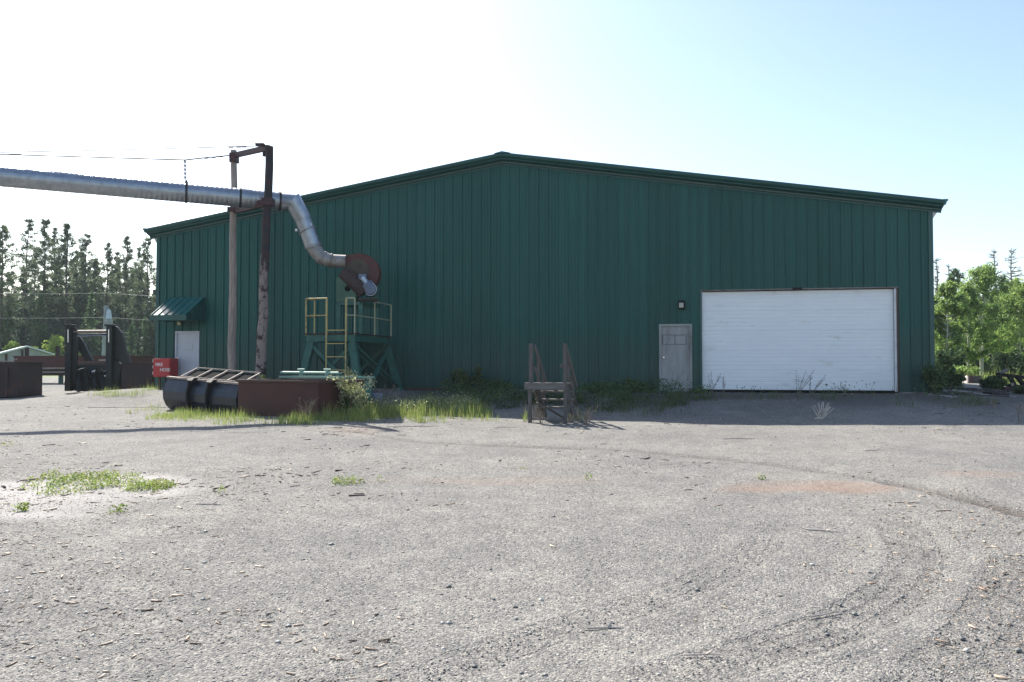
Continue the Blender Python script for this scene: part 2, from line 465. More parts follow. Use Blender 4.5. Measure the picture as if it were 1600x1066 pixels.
for P, hw, st in tracks:
    d, s = dist_poly(rx, ry, P)
    ins = (1 - sstep(hw * .85, hw * 1.15, d)) * st
    rz -= ins * .006
    rz += .005 * st * np.exp(-((d - hw * 1.35) / .05) ** 2)
    rd = np.maximum(rd, ins * .05)
    Lt = float(np.hypot(*(P[1:] - P[:-1]).T).sum()); st = st * sstep(0, .9, s) * sstep(0, .9, Lt - s)
    near = d < hw * 2.2
    ra[near] = (d / hw)[near]; rs_[near] = s[near]; rk[near] = st[near]
for P, hw, st in lines:
    d, s = dist_poly(rx, ry, P)
    wob = .6 + .8 * (vnoise(rx, ry, .25) + .5)
    ins = np.exp(-(d / (hw * wob)) ** 2) * st
    rz -= ins * .045; rd = np.maximum(rd, ins * (.9 + vnoise(rx * 3, ry, .2) * .8))
ta = np.full(GX.shape, 3.0); ts = np.zeros(GX.shape); tk = np.zeros(GX.shape); ta[reg] = ra; ts[reg] = rs_; tk[reg] = rk
GZ[reg] = rz; dark[reg] = np.clip(rd, 0, 1)
# photo-pixel coordinates of the ground points fix where the stains lie on the yard
def stain(cxy, half):
    c = gp(*cxy); r_ = gp(cxy[0] + half[0], cxy[1]); n_ = gp(cxy[0], cxy[1] + half[1]); f_ = gp(cxy[0], cxy[1] - half[1])
    ax = abs(r_.x - c.x); ay = abs(f_.y - n_.y) / 2
    q = ((GX - c.x) / ax) ** 2 + ((GY - (n_.y + f_.y) / 2) / ay) ** 2
    q = q + (vnoise(GX, GY, .9) * .9 + vnoise(GX, GY, .3) * .5)
    return (1 - sstep(.1, 1.35, q)) * (.65 + .7 * np.clip(vnoise(GX * .4, GY, .35) + .5, 0, 1))
for c, h, k in stains:
    if k == 'rust': rust = np.maximum(rust, stain(c, h) * (.9 if c[0] == 1265 else .4))
    else: pale = np.maximum(pale, stain(c, h))
green = np.zeros(GX.shape)
green = np.maximum(green, sstep(48, 58, GY + vnoise(GX, GY, 5) * 8) * (GX < 0))
green = np.maximum(green, sstep(36, 44, GY + vnoise(GX, GY, 4) * 6) * (GX > 8))
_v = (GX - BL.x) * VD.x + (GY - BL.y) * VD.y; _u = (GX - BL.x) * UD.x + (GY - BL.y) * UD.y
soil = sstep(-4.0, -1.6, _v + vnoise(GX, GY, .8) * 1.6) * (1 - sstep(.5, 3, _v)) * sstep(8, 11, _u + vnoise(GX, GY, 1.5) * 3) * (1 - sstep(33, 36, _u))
nx, ny = len(xs), len(ys)
idx = np.arange(nx * ny).reshape(ny, nx)
F = np.stack([idx[:-1, :-1], idx[:-1, 1:], idx[1:, 1:], idx[1:, :-1]], -1).reshape(-1, 4)
V = np.stack([GX, GY, GZ], -1).reshape(-1, 3)
def ground_mat():
    m, nt, bs = new_mat('gravel_yard')
    v = coords(nt)
    vo = N(nt, 'ShaderNodeTexVoronoi'); vo.inputs['Scale'].default_value = 88; nt.links.new(v, vo.inputs['Vector'])
    vo2 = N(nt, 'ShaderNodeTexVoronoi'); vo2.inputs['Scale'].default_value = 42; nt.links.new(v, vo2.inputs['Vector'])
    sx = N(nt, 'ShaderNodeSeparateColor'); nt.links.new(vo.outputs['Color'], sx.inputs[0])
    sx2 = N(nt, 'ShaderNodeSeparateColor'); nt.links.new(vo2.outputs['Color'], sx2.inputs[0])
    c = ramp(nt, sx.outputs[0], [(0, (.085, .083, .085)), (.45, (.18, .175, .175)), (.82, (.26, .25, .235)), (.97, (.45, .42, .385))])
    c2 = ramp(nt, sx2.outputs[1], [(0, (.10, .10, .105)), (.6, (.21, .20, .195)), (.97, (.36, .33, .30))])
    c = mix(nt, .4, c, c2)
    big = noise(nt, v, .32, 6, .6)
    c = mix(nt, 1.0, c, ramp(nt, big, [(.3, (.80, .80, .82)), (.7, (1.12, 1.10, 1.08))]), 'MULTIPLY')
    mid = noise(nt, v, 2.6, 5, .7)
    c = mix(nt, 1.0, c, ramp(nt, mid, [(.3, (.82, .82, .82)), (.7, (1.15, 1.14, 1.13))]), 'MULTIPLY')
    # wood-fibre litter in patches
    fib = noise(nt, coords(nt, (9, 40, 1)), 2.2, 3, .6)
    k = ramp(nt, fib, [(.66, (0, 0, 0)), (.72, (1, 1, 1))])
    km = N(nt, 'ShaderNodeMath', operation='MULTIPLY'); nt.links.new(k, km.inputs[0]); km.inputs[1].default_value = .35
    c = mix(nt, km.outputs[0], c, (.34, .28, .23))
    c = mix(nt, 1.0, c, (1.0, 1.0, .96), 'MULTIPLY')
    def att(nm, col, f):
        nonlocal c
        a = N(nt, 'ShaderNodeAttribute', attribute_name=nm)
        q = N(nt, 'ShaderNodeMath', operation='MULTIPLY'); nt.links.new(a.outputs['Fac'], q.inputs[0]); q.inputs[1].default_value = f
        c = mix(nt, q.outputs[0], c, col)
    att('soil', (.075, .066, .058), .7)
    att('pale', (.42, .39, .37), .75)
    att('rust', (.30, .17, .11), .42)
    att('dark', (.085, .068, .058), .8)
    gcol = ramp(nt, noise(nt, v, .8, 6, .7), [(.3, (.10, .16, .04)), (.7, (.24, .31, .08))])
    a = N(nt, 'ShaderNodeAttribute', attribute_name='green')
    c = mix(nt, a.outputs['Fac'], c, gcol)
    def at_(nm): return N(nt, 'ShaderNodeAttribute', attribute_name=nm).outputs['Fac']
    def mth(op, a, b=None, c_=None):
        q = N(nt, 'ShaderNodeMath', operation=op)
        for i_, v_ in enumerate((a, b, c_)):
            if v_ is None: continue
            if isinstance(v_, (int, float)): q.inputs[i_].default_value = v_
            else: nt.links.new(v_, q.inputs[i_])
        return q.outputs[0]
    wob = mth('MULTIPLY', noise(nt, v, 9, 3), .5)
    A_ = mth('ADD', at_('tracka'), wob)
    ln = mth('COSINE', mth('MULTIPLY', A_, 2 * math.pi * 1.6))
    ln = mth('SMOOTH_MIN', mth('MAXIMUM', mth('MULTIPLY', mth('SUBTRACT', ln, .25), 2.5), 0), 1, .2)
    nt_ = mth('SINE', mth('ADD', mth('MULTIPLY', at_('tracks'), 2 * math.pi / .085), mth('MULTIPLY', A_, 4.0)))
    nt_ = mth('MULTIPLY_ADD', nt_, .4, .6)
    msk = mth('MULTIPLY', mth('LESS_THAN', A_, 1.45), at_('trackk'))
    brk = ramp(nt, noise(nt, v, 3.2, 3), [(.36, (.15, .15, .15)), (.58, (1, 1, 1))])
    TP = mth('MULTIPLY', mth('MULTIPLY', mth('MULTIPLY', ln, nt_), msk), brk)
    c = mix(nt, mth('MULTIPLY', TP, .45), c, (.095, .08, .07))
    nt.links.new(c, bs.inputs['Base Color'])
    bs.inputs['Roughness'].default_value = .95
    bs.inputs['Specular IOR Level'].default_value = .2
    h = N(nt, 'ShaderNodeMath', operation='ADD'); nt.links.new(vo.outputs['Distance'], h.inputs[0]); nt.links.new(vo2.outputs['Distance'], h.inputs[1])
    inv = N(nt, 'ShaderNodeMath', operation='MULTIPLY'); nt.links.new(h.outputs[0], inv.inputs[0]); inv.inputs[1].default_value = -1
    bump(nt, bs, mth('MULTIPLY_ADD', TP, -1.7, inv.outputs[0]), .7, .010)
    return m
M['ground'] = ground_mat()
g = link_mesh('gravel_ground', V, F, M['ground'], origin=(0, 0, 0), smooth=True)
tag(g, kind='structure')
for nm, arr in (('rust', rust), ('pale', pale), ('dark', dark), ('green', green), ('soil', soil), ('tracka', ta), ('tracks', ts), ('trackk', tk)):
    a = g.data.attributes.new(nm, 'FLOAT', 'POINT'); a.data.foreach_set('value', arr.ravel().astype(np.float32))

# loose crushed stone near the camera
def scatter_stones(n, y0, y1, smin, smax):
    u = rng.random(n); Y = y0 * (y1 / y0) ** (u ** .85)
    X = (rng.random(n) * 2 - 1) * (Y * .72 + .6)
    s = smin + (smax - smin) * rng.random(n) ** 2.5
    Z = gz(X, Y) + s * .1
    base = np.array([[1, 0, 0], [0, 1, 0], [-1, 0, 0], [0, -1, 0], [0, 0, 1], [0, 0, -1]], float)
    V = base[None] * (s[:, None, None] * (.55 + .9 * rng.random((n, 6, 1)))) + rng.normal(0, .18, (n, 6, 3)) * s[:, None, None]
    V[:, :, 2] *= .62
    a = rng.random(n) * 6.28; ca, sa = np.cos(a), np.sin(a)
    x = V[:, :, 0] * ca[:, None] - V[:, :, 1] * sa[:, None]; y = V[:, :, 0] * sa[:, None] + V[:, :, 1] * ca[:, None]
    V = np.stack([x + X[:, None], y + Y[:, None], V[:, :, 2] + Z[:, None]], -1)
    T = np.array([[0, 1, 4], [1, 2, 4], [2, 3, 4], [3, 0, 4], [1, 0, 5], [2, 1, 5], [3, 2, 5], [0, 3, 5]])
    F = (T[None] + (np.arange(n) * 6)[:, None, None]).reshape(-1, 3)
    return V.reshape(-1, 3), F
V, F = scatter_stones(60000, 3.2, 13, .003, .009)
V2, F2 = scatter_stones(900, 3.2, 24, .010, .024)
o = link_mesh('loose_gravel', np.vstack([V, V2]), np.vstack([F, F2 + len(V)]), M['stone'], origin=(0, 0, 0))
tag(o, 'loose grey crushed stone lying over the yard', 'gravel', kind='stuff')
def scatter_chips(n, y0, y1, lo, hi, fn=None):
    u = rng.random(n); Y = y0 * (y1 / y0) ** u
    X = (rng.random(n) * 2 - 1) * (Y * .72 + .6)
    keep = (vnoise(X, Y, 2.3) * 1.6 + vnoise(X, Y, .6) * 1.2 + .35) > rng.random(n); X, Y = X[keep], Y[keep]; n = len(X)
    L = lo + (hi - lo) * rng.random(n) ** 4; Wd = L * (.07 + .14 * rng.random(n)) + .003
    a = rng.random(n) * 6.28; tl = rng.normal(0, .08, n)
    Z = gz(X, Y) + .004 + Wd * .1
    d = np.stack([np.cos(a), np.sin(a), tl], -1) * L[:, None] / 2
    e = np.stack([-np.sin(a), np.cos(a), rng.normal(0, .3, n)], -1) * Wd[:, None] / 2
    t = np.array([0, 0, 1.]) * (Wd * .14 + .001)[:, None]
    c = np.stack([X, Y, Z], -1)
    V = np.stack([c - d - e - t, c + d - e * .6 - t, c + d + e * .6 - t, c - d + e - t, c - d - e * .8 + t, c + d - e * .5 + t, c + d + e * .5 + t, c - d + e * .8 + t], 1)
    T = np.array([[3, 2, 1, 0], [4, 5, 6, 7], [0, 1, 5, 4], [1, 2, 6, 5], [2, 3, 7, 6], [3, 0, 4, 7]])
    return V.reshape(-1, 3), (T[None] + (np.arange(n) * 8)[:, None, None]).reshape(-1, 4)
V, F = scatter_chips(15000, 3.3, 24, .008, .080)
V3, F3 = scatter_chips(26000, 3.3, 16, .006, .028); V, F = np.vstack([V, V3]), np.vstack([F, F3 + len(V)])
o = link_mesh('wood_chips', V, F, M['bark_chip'], origin=(0, 0, 0))
tag(o, 'pale wood chips and bark slivers littering the gravel', 'wood chips', kind='stuff')
V, F = scatter_chips(3200, 8, 23, .03, .13)
o = link_mesh('wood_slivers', V, F, M['bark_chip'], origin=(0, 0, 0))
tag(o, 'pale bark slivers farther back on the gravel, before the warehouse', 'wood slivers', kind='stuff')
V, F = scatter_chips(900, 9, 24, .05, .22)
o = link_mesh('bark_litter', V, F, M['bark'], origin=(0, 0, 0))
tag(o, 'dark strips of bark scattered across the yard', 'bark litter', kind='stuff')

# ------------------------------------------------------------------ the green warehouse
wh = empty('warehouse', (BL.x, BL.y, PAD), UA, 'large dark green ribbed metal warehouse with low gable and white overhead door', 'warehouse')
ML = None
def LB(u, v, z): return (u, v, z - PAD)
DEPTH = 42.0
EAVE = 5.92; ridge_u = wall_uz(788, 256)[0]; RIDGE = wall_uz(788, 257)[1]
eaveL = wall_uz(245, 371)[1]; eaveR = wall_uz(1457, 330)[1]
def topz(u):
    return eaveL + (RIDGE - eaveL) * u / ridge_u if u < ridge_u else RIDGE + (eaveR - RIDGE) * (u - ridge_u) / (BW - ridge_u)
g0, gt = wall_uz(1094, 454); g1, gt2 = wall_uz(1402, 451); gtop = (gt + gt2) / 2; gbot = wall_uz(1250, 611)[1]
d0, dt = wall_uz(1030, 507); d1, _ = wall_uz(1081, 507)
e0, et = wall_uz(275, 518); e1, _ = wall_uz(312, 518)
openings = [(g0, g1, gtop), (d0, d1, dt), (e0, e1, et)]
per = .3048
prof = []   # (u, outward offset)
k = 0
u = 0.0
while u < BW + per:
    for du, h in ((0, 0), (.010, .040), (.042, .040), (.056, 0), (.120, 0), (.126, .006), (.150, .006), (.156, 0), (.208, 0), (.214, .006), (.238, .006), (.244, 0)):
        if u + du < BW: prof.append((u + du, h))
    u += per
prof.append((BW, 0))
cuts = sorted(set([c for o_ in openings for c in o_[:2]] + [ridge_u]))
def hprof(u):
    for a, b in zip(prof[:-1], prof[1:]):
        if a[0] <= u <= b[0]:
            return a[1] + (b[1] - a[1]) * (u - a[0]) / max(1e-6, b[0] - a[0])
    return 0
for c in cuts: prof.append((c, hprof(c)))
prof.sort()
LAP = 5.05
mb = MB()
for (ua, ha), (ub, hb) in zip(prof[:-1], prof[1:]):
    if ub - ua < 1e-5: continue
    um = (ua + ub) / 2; zb = PAD - .02
    for o_ in openings:
        if o_[0] - 1e-6 < um < o_[1] + 1e-6: zb = o_[2]
    ta, tb = topz(ua), topz(ub)
    mb.add([(ua, -ha, zb - PAD), (ub, -hb, zb - PAD), (ub, -hb, LAP - PAD), (ua, -ha, LAP - PAD)], [(0, 1, 2, 3)])
    if min(ta, tb) > LAP + .01:
        mb.add([(ua, -ha - .004, LAP - .03 - PAD), (ub, -hb - .004, LAP - .03 - PAD), (ub, -hb - .004, tb - PAD), (ua, -ha - .004, ta - PAD)], [(0, 1, 2, 3)])
mb.build('front_wall', M['wall'], wh, local=True)
def ribwall(u, name):
    mb = MB(); v = 0; pr = []
    while v < DEPTH:
        for dv, h in ((0, 0), (.018, .032), (.046, .032), (.064, 0)): pr.append((v + dv, h))
        v += per
    sgn = 1 if u > 1 else -1
    et_ = (eaveR if u > 1 else eaveL) + .02
    for (a, ha), (b, hb) in zip(pr[:-1], pr[1:]):
        q = [(u + sgn * ha, a, -.02), (u + sgn * hb, b, -.02), (u + sgn * hb, b, et_ - PAD), (u + sgn * ha, a, et_ - PAD)]
        mb.add(q if sgn > 0 else q[::-1], [(0, 1, 2, 3)])
    return mb.build(name, M['wall'], wh, local=True)
ribwall(BW, 'side_wall'); ribwall(0, 'side_wall')
mb = MB(); n = 60
mb.add([(0, DEPTH, -.02), (BW, DEPTH, -.02), (BW, DEPTH, eaveR - PAD), (ridge_u, DEPTH, RIDGE - PAD), (0, DEPTH, eaveL - PAD)], [(4, 3, 2, 1, 0)])
mb.build('back_wall', M['wall'], wh, local=True)
# roof: ribbed sheets with overhang on all sides
OH = .22; FO = .30
def roofz(u): # top surface, extends past the walls
    sL = (RIDGE - eaveL) / ridge_u; sR = (RIDGE - eaveR) / (BW - ridge_u)
    return RIDGE + .27 - (sL * (ridge_u - u) if u < ridge_u else sR * (u - ridge_u))
for side in (0, 1):
    mb = MB(); v = -FO; pr = []
    while v < DEPTH + FO:
        for dv, h in ((0, 0), (.018, .03), (.046, .03), (.064, 0)): pr.append((min(v + dv, DEPTH + FO), h))
        v += per
    ua, ub = (-OH, ridge_u) if side == 0 else (ridge_u, BW + OH)
    for (a, ha), (b, hb) in zip(pr[:-1], pr[1:]):
        mb.add([(ua, a, roofz(ua) + ha - PAD), (ub, a, roofz(ub) + ha - PAD), (ub, b, roofz(ub) + hb - PAD), (ua, b, roofz(ua) + hb - PAD)], [(0, 1, 2, 3)])
    # underside
    mb.add([(ua, -FO, roofz(ua) - .03 - PAD), (ub, -FO, roofz(ub) - .03 - PAD), (ub, DEPTH + FO, roofz(ub) - .03 - PAD), (ua, DEPTH + FO, roofz(ua) - .03 - PAD)], [(3, 2, 1, 0)])
    mb.build('roof_slope', M['roof'], wh, local=True)
    # rake trim: stepped profile swept along the gable (offset outwards, drop)
    pf = [(FO + .01, .035), (FO + .05, .02), (FO + .075, -.03), (FO + .06, -.075), (FO + .035, -.10), (FO - .02, -.135), (FO - .02, -.155), (FO - .07, -.165), (.12, -.20), (.12, -.235), (.05, -.245), (.05, -.30), (.034, -.30)]
    mb = MB(); vs = []
    ua, ub = (-OH - .03, ridge_u) if side == 0 else (ridge_u, BW + OH + .03)
    for uu in (ua, ub):
        for o_, z_ in pf: vs.append((uu, -o_, roofz(uu) + z_ - PAD))
    m_ = len(pf)
    vs2 = [(u_, y_ + .02, z_) for u_, y_, z_ in vs]
    mb.add(vs, [(i, i + 1, i + m_ + 1, i + m_) for i in range(m_ - 1)])
    mb.build('rake_trim', M['trim'], wh, local=True)
    # lower light lip of the rake trim
    mb = MB(); u0_, u1_ = (0, ridge_u) if side == 0 else (ridge_u, BW)
    mb.add([(u0_, -.125, topz(u0_) + .062 - PAD), (u1_, -.125, topz(u1_) + .062 - PAD), (u1_, -.125, topz(u1_) + .028 - PAD), (u0_, -.125, topz(u0_) + .028 - PAD)], [(3, 2, 1, 0)])
    mb.build('trim_lip', M['lip'], wh, local=True)
    # gutter along the eave
    ue = -OH if side == 0 else BW + OH; sg = -1 if side == 0 else 1
    mb = MB(); ze = roofz(ue) - PAD
    gp_ = [(0, .03), (.11, .03), (.14, .0), (.09, -.05), (.07, -.12), (0, -.13)]
    q = [(ue + sg * a, -FO - .055, ze + b) for a, b in gp_] + [(ue + sg * a, DEPTH + FO, ze + b) for a, b in gp_]
    m_ = len(gp_)
    fs = [(i, (i + 1) % m_, (i + 1) % m_ + m_, i + m_) for i in range(m_)] + [tuple(range(m_)), tuple(range(2 * m_ - 1, m_ - 1, -1))]
    mb.add(q, fs); mb.build('gutter', M['roof'], wh, local=True)
    # soffit: slopes from gutter back to the wall
    uw = 0 if side == 0 else BW; zw = (eaveL if side == 0 else eaveR) - PAD
    mb = MB()
    pr = [(ue + sg * .05, ze - .115), (uw + sg * .036, zw - .22), (uw + sg * .036, zw + .08), (ue, ze - .06)]
    mb.add([(a, -.02, b) for a, b in pr] + [(a, DEPTH, b) for a, b in pr], [(0, 1, 2, 3), (7, 6, 5, 4), (0, 4, 5, 1), (1, 5, 6, 2), (2, 6, 7, 3), (3, 7, 4, 0)])
    mb.build('soffit', M['soffit'], wh, local=True)
mb = MB(); rz_ = roofz(ridge_u) - PAD
mb.add([(ridge_u - .25, -FO - .08, rz_ + .0), (ridge_u, -FO - .08, rz_ + .055), (ridge_u + .25, -FO - .08, rz_ + .0),
        (ridge_u - .25, DEPTH, rz_), (ridge_u, DEPTH, rz_ + .055), (ridge_u + .25, DEPTH, rz_)], [(0, 1, 4, 3), (1, 2, 5, 4), (0, 2, 1)])
mb.build('ridge_cap', M['roof'], wh, local=True)
# corner trims and foundation
for uu in (-.036, BW - .085):
    mb = MB(); mb.box(uu, uu + .121, -.042, .09, -.01, (eaveL if uu < 1 else eaveR) - PAD - .005); mb.build('corner_trim', M['trim'], wh, local=True)
mb = MB()
for a, b in ((-.03, e0), (e1, d0), (d1, g0), (g1, BW + .03)):
    mb.box(a + .003, b - .003, -.07, .3, -.6, -.005)
mb.box(g0, g1, -.14, .4, -.6, -.055); mb.box(d0, d1, -.14, .3, -.6, -.03); mb.box(e0, e1, -.1, .3, -.6, -.03)
mb.box(-.02, .3, .3, DEPTH, -.6, -.01); mb.box(BW - .3, BW + .02, .3, DEPTH, -.6, -.01)
mb.build('foundation', M['concrete'], wh, local=True)
mb = MB(); ur0 = wall_uz(628, 600)[0]; ur1 = wall_uz(706, 600)[0]
mb.box(ur0, ur1, -.12, -.075, -.08, .03); mb.box(ur1 - .04, ur1 + .01, -.16, -.122, -.25, .32)
mb.build('base_angle', M['rust_trim'], wh, local=True)

# overhead door: five sections with pressed grooves
def groove_panel(u0, u1, z0, z1, v, nsec, nsub, mb):
    H = (z1 - z0) / nsec; pts = []
    for s_ in range(nsec):
        zb = z0 + s_ * H
        pts += [(zb, .015), (zb + .008, 0)]
        for k_ in range(1, nsub):
            zz = zb + H * k_ / nsub
            pts += [(zz - .016, 0), (zz - .005, .005), (zz + .005, .005), (zz + .016, 0)]
        pts += [(zb + H - .008, 0), (zb + H, .015)]
    vs = []
    for z_, o_ in pts: vs += [(u0, v + o_, z_), (u1, v + o_, z_)]
    mb.add(vs, [(2 * i, 2 * i + 1, 2 * i + 3, 2 * i + 2) for i in range(len(pts) - 1)])
mb = MB()
groove_panel(g0 + .05, g1 - .09, gbot - PAD + .02, gtop - PAD - .02, .09, 5, 5, mb)
gd = mb.build('overhead_door', M['white_door'], wh, local=True)
gd['label'] = 'white sectional overhead door with horizontal grooves'
mb = MB(); mb.box(g0 + .05, g1 - .09, .06, .12, gbot - PAD - .02, gbot - PAD + .018); mb.build('bottom_seal', M['black'], gd, local=True)
mb = MB(); mb.box(g0 - .012, g0 + .045, -.05, .16, -.05, gtop - PAD); mb.build('jamb', M['trim'], gd, local=True)
mb = MB(); mb.box(g1 - .03, g1 + .012, -.05, .16, -.05, gtop - PAD); mb.build('jamb', M['rust_trim'], gd, local=True)
for xa_, xb_, za_ in ((g0 + .046, g0 + .075, 1.3), (g1 - .085, g1 - .034, 0)): MB().box(xa_, xb_, -.025, .07, za_, gtop - PAD - .02).build('track_strip', M['white_trim'], gd, local=True)
mb = MB(); mb.box(g0 - .03, g1 + .03, -.06, .16, gtop - PAD + .001, gtop - PAD + .028); mb.build('header_trim', M['concrete'], gd, local=True)
mb = MB(); mb.box((g0 + g1) / 2 - .12, (g0 + g1) / 2 + .14, -.11, -.062, gtop - PAD - .01, gtop - PAD + .05); mb.build('pull_bracket', M['black'], gd, local=True)
# entry doors
def entry(u0, u1, zt, mleaf, fr, kind):
    mb = MB(); mb.box(u0 + .05, u1 - .05, .0, .045, -.02, zt - PAD - .05, ch=.004)
    d = mb.build('entry_door', mleaf, wh, local=True)
    mb = MB(); t = .055
    mb.box(u0 - .004, u0 + t, -.045, .10, -.02, zt - PAD + .004); mb.box(u1 - t, u1 + .004, -.045, .10, -.02, zt - PAD + .004)
    mb.box(u0 + t, u1 - t, -.045, .10, zt - PAD - t, zt - PAD + .004)
    mb.build('door_frame', fr, d, local=True)
    zc = .98
    mb = MB(); mb.tube([(u0 + .13, -.001, zc), (u0 + .13, -.05, zc)], .018, 10); mb.tube([(u0 + .13, -.045, zc), (u0 + .13, -.085, zc)], [.034, .026], 12)
    mb.build('door_knob', M['chrome'], d, local=True)
    mb = MB(); w_ = u1 - u0
    if kind == 0:   # covered window with centre strip
        za, zb = zt - PAD - .60, zt - PAD - .32
        for z_ in (za, zb): mb.box(u0 + .10, u1 - .17, -.012, -.001, z_ - .011, z_ + .011)
        for x_ in (u0 + .10, (u0 + u1) / 2 - .02, u1 - .17): mb.box(x_ - .012, x_ + .012, -.011, -.0005, za + .012, zb - .012)
        mb.build('window_cover', surf('door_seam', (.19, .185, .18), None, .8), d, local=True)
    else:
        za, zb = zt - PAD - .62, zt - PAD - .40
        mb.box(u0 + .28, u1 - .26, -.012, -.001, za, zb, ch=.004)
        mb.build('window_cover', M['pale_door'], d, local=True)
    return d
entry(d0, d1, dt, M['grey_door'], M['grey_door'], 0)['label'] = 'grimy grey steel entry door beside the overhead door'
entry(e0, e1, et, M['pale_door'], M['pale_door'], 1)['label'] = 'pale grey entry door under the small awning'
# wall lamp
lu, lz = wall_uz(1065, 477)
mb = MB(); mb.box(lu - .10, lu + .10, -.16, -.034, lz - PAD - .12, lz - PAD + .13, ch=.015)
lamp = mb.build('wall_lamp', M['black'], wh, local=True)
mb = MB(); mb.box(lu - .075, lu + .055, -.20, -.161, lz - PAD - .09, lz - PAD + .06, ch=.012)
mb.build('lamp_lens', surf('dull_lens', (.5, .47, .38), None, .3), lamp, local=True)
# awning over the left door
a0 = wall_uz(268, 466)[0]; a1 = wall_uz(322, 466)[0]; za = wall_uz(295, 465)[1] - PAD; zf = za - .66; AO = 1.12
mb = MB(); pr = []; u = a0
while u < a1 - .01:
    for du, h in ((0, 0), (.012, .035), (.032, .035), (.044, 0)): pr.append((min(u + du, a1), h))
    u += (a1 - a0) / 5
pr += [(a1 - .03, 0), (a1 - .02, .035), (a1, .035)]
for (a, ha), (b, hb) in zip(pr[:-1], pr[1:]):
    mb.add([(a, -AO, zf + ha), (b, -AO, zf + hb), (b, -.034, za + hb), (a, -.034, za + ha)], [(0, 1, 2, 3)])
mb.add([(a0, -AO, zf - .02), (a1, -AO, zf - .02), (a1, -.034, za - .02), (a0, -.034, za - .02)], [(3, 2, 1, 0)])
aw = mb.build('awning', surf('awning_paint', (.03, .15, .14), (.025, .12, .11), .16, scale=2, bmp=0), wh, local=True)
mb = MB(); mb.box(a0 - .02, a1 + .02, -AO - .03, -AO - .002, zf - .17, zf + .005); mb.build('awning_fascia', M['trim'], aw, local=True)
for uu, s_ in ((a0 - .012, 1), (a1 - .012, 1)):
    mb = MB(); mb.add([(uu, -AO, zf - .16), (uu, -.04, zf - .16), (uu, -.04, za - .025), (uu, -AO, zf - .025),
                       (uu + .024, -AO, zf - .16), (uu + .024, -.04, zf - .16), (uu + .024, -.04, za - .025), (uu + .024, -AO, zf - .025)],
                      [(0, 1, 2, 3), (7, 6, 5, 4), (0, 4, 5, 1), (1, 5, 6, 2), (2, 6, 7, 3), (3, 7, 4, 0)])
    for k_ in range(4):
        vv = -.1 - k_ * .22
        zt_ = za - .03 + (vv + .04) * (za - zf) / (AO - .04)
        mb.box(uu - .02, uu + .044, vv - .03, vv, zf - .15, zt_)
    mb.build('awning_side', M['trim'], aw, local=True)
mb = MB(); uq = (e0 + e1) / 2 - .25; mb.tube([(uq, -.04, et - PAD + .30), (uq, -.14, et - PAD + .26)], [.03, .07], 10)
mb.build('awning_lamp', M['pale_rail'], aw, local=True)

# ------------------------------------------------------------------ fire hose cabinet
c0 = at(239, 589, 27.35); c1 = at(269, 560, 27.35)
fc = empty('fire_hose_cabinet', (c0.x, c0.y, float(gz(c0.x, c0.y))), UA, 'red steel cabinet lettered FIRE HOSE at the left corner of the warehouse', 'fire cabinet')
W_, H_ = (c1.x - c0.x) / math.cos(UA) * 1.0, c1.z - c0.z; zb = c0.z - fc.location.z
mb = MB(); mb.box(0, W_, 0, .42, zb, zb + H_, ch=.01); mb.build('cabinet_body', M['red_box'], fc, local=True)
mb = MB(); mb.box(.03, W_ - .03, -.022, -.001, zb + .03, zb + H_ - .03, ch=.006); mb.build('cabinet_door', M['red_box'], fc, local=True)
for k_ in range(3): MB().box(-.018, -.001, .0, .05, zb + .08 + k_ * .2, zb + .18 + k_ * .2).build('hinge', M['white_trim'], fc, local=True)
for xa_ in (.06, W_ - .12): MB().box(xa_, xa_ + .06, .2, .26, -.05, zb - .002).build('leg', M['rust_trim'], fc, local=True)
def text_mesh(s, size, mat, parent, M4, name='lettering'):
    cu = bpy.data.curves.new('t', 'FONT'); cu.body = s; cu.size = size; cu.extrude = .002; cu.offset = size * .012
    to = bpy.data.objects.new('t', cu); COL.objects.link(to)
    dg = bpy.context.evaluated_depsgraph_get(); dg.update()
    me = bpy.data.meshes.new_from_object(to.evaluated_get(dg))
    COL.objects.unlink(to); bpy.data.objects.remove(to)
    me.transform(M4); me.materials.clear(); me.materials.append(mat)
    o = bpy.data.objects.new(name, me); COL.objects.link(o); o.parent = parent; WM[o] = WM[parent]
    return o
RX = Matrix.Rotation(R(90), 4, 'X')
text_mesh('FIRE', .15, M['letter'], fc, Matrix.Translation((.10, -.027, zb + H_ * .58)) @ RX)
text_mesh('HOSE', .15, M['letter'], fc, Matrix.Translation((.27, -.027, zb + H_ * .30)) @ RX)

# ------------------------------------------------------------------ pole frame, duct, fan
YP, YD = 24.8, 23.2     # depth of pale pole, dark pole
pb, pt = at(362, 612, YP), at(366, 235, YP)
qb, qt = at(405, 614, YD), at(421, 229, YD)
pb.z = float(gz(pb.x, pb.y)) - .1; qb.z = float(gz(qb.x, qb.y)) - .1
fr = empty('pipe_support_frame', ((pb.x + qb.x) / 2, (pb.y + qb.y) / 2, min(pb.z, qb.z) + .1), 0, 'two tall wooden poles joined by dark beams, carrying the silver duct', 'pole frame')
def pole(b, t, r0, r1, seed):
    rr = random.Random(seed); pts = []; rs = []
    for k_ in range(15):
        f = k_ / 14; p = b.lerp(t, f) + Vector((rr.uniform(-.02, .02), rr.uniform(-.02, .02), 0)); pts.append(p); rs.append((r0 + (r1 - r0) * f) * rr.uniform(.97, 1.04))
    return MB().tube(pts, rs, 14)
pole(pb, pt, .135, .085, 1).build('pole', M['pole_pale'], fr, smooth=40)['label'] = 'pale weathered pole'
pole(qb, qt, .15, .105, 2).build('pole', M['pole_two'], fr, smooth=40)['label'] = 'dark creosoted pole'
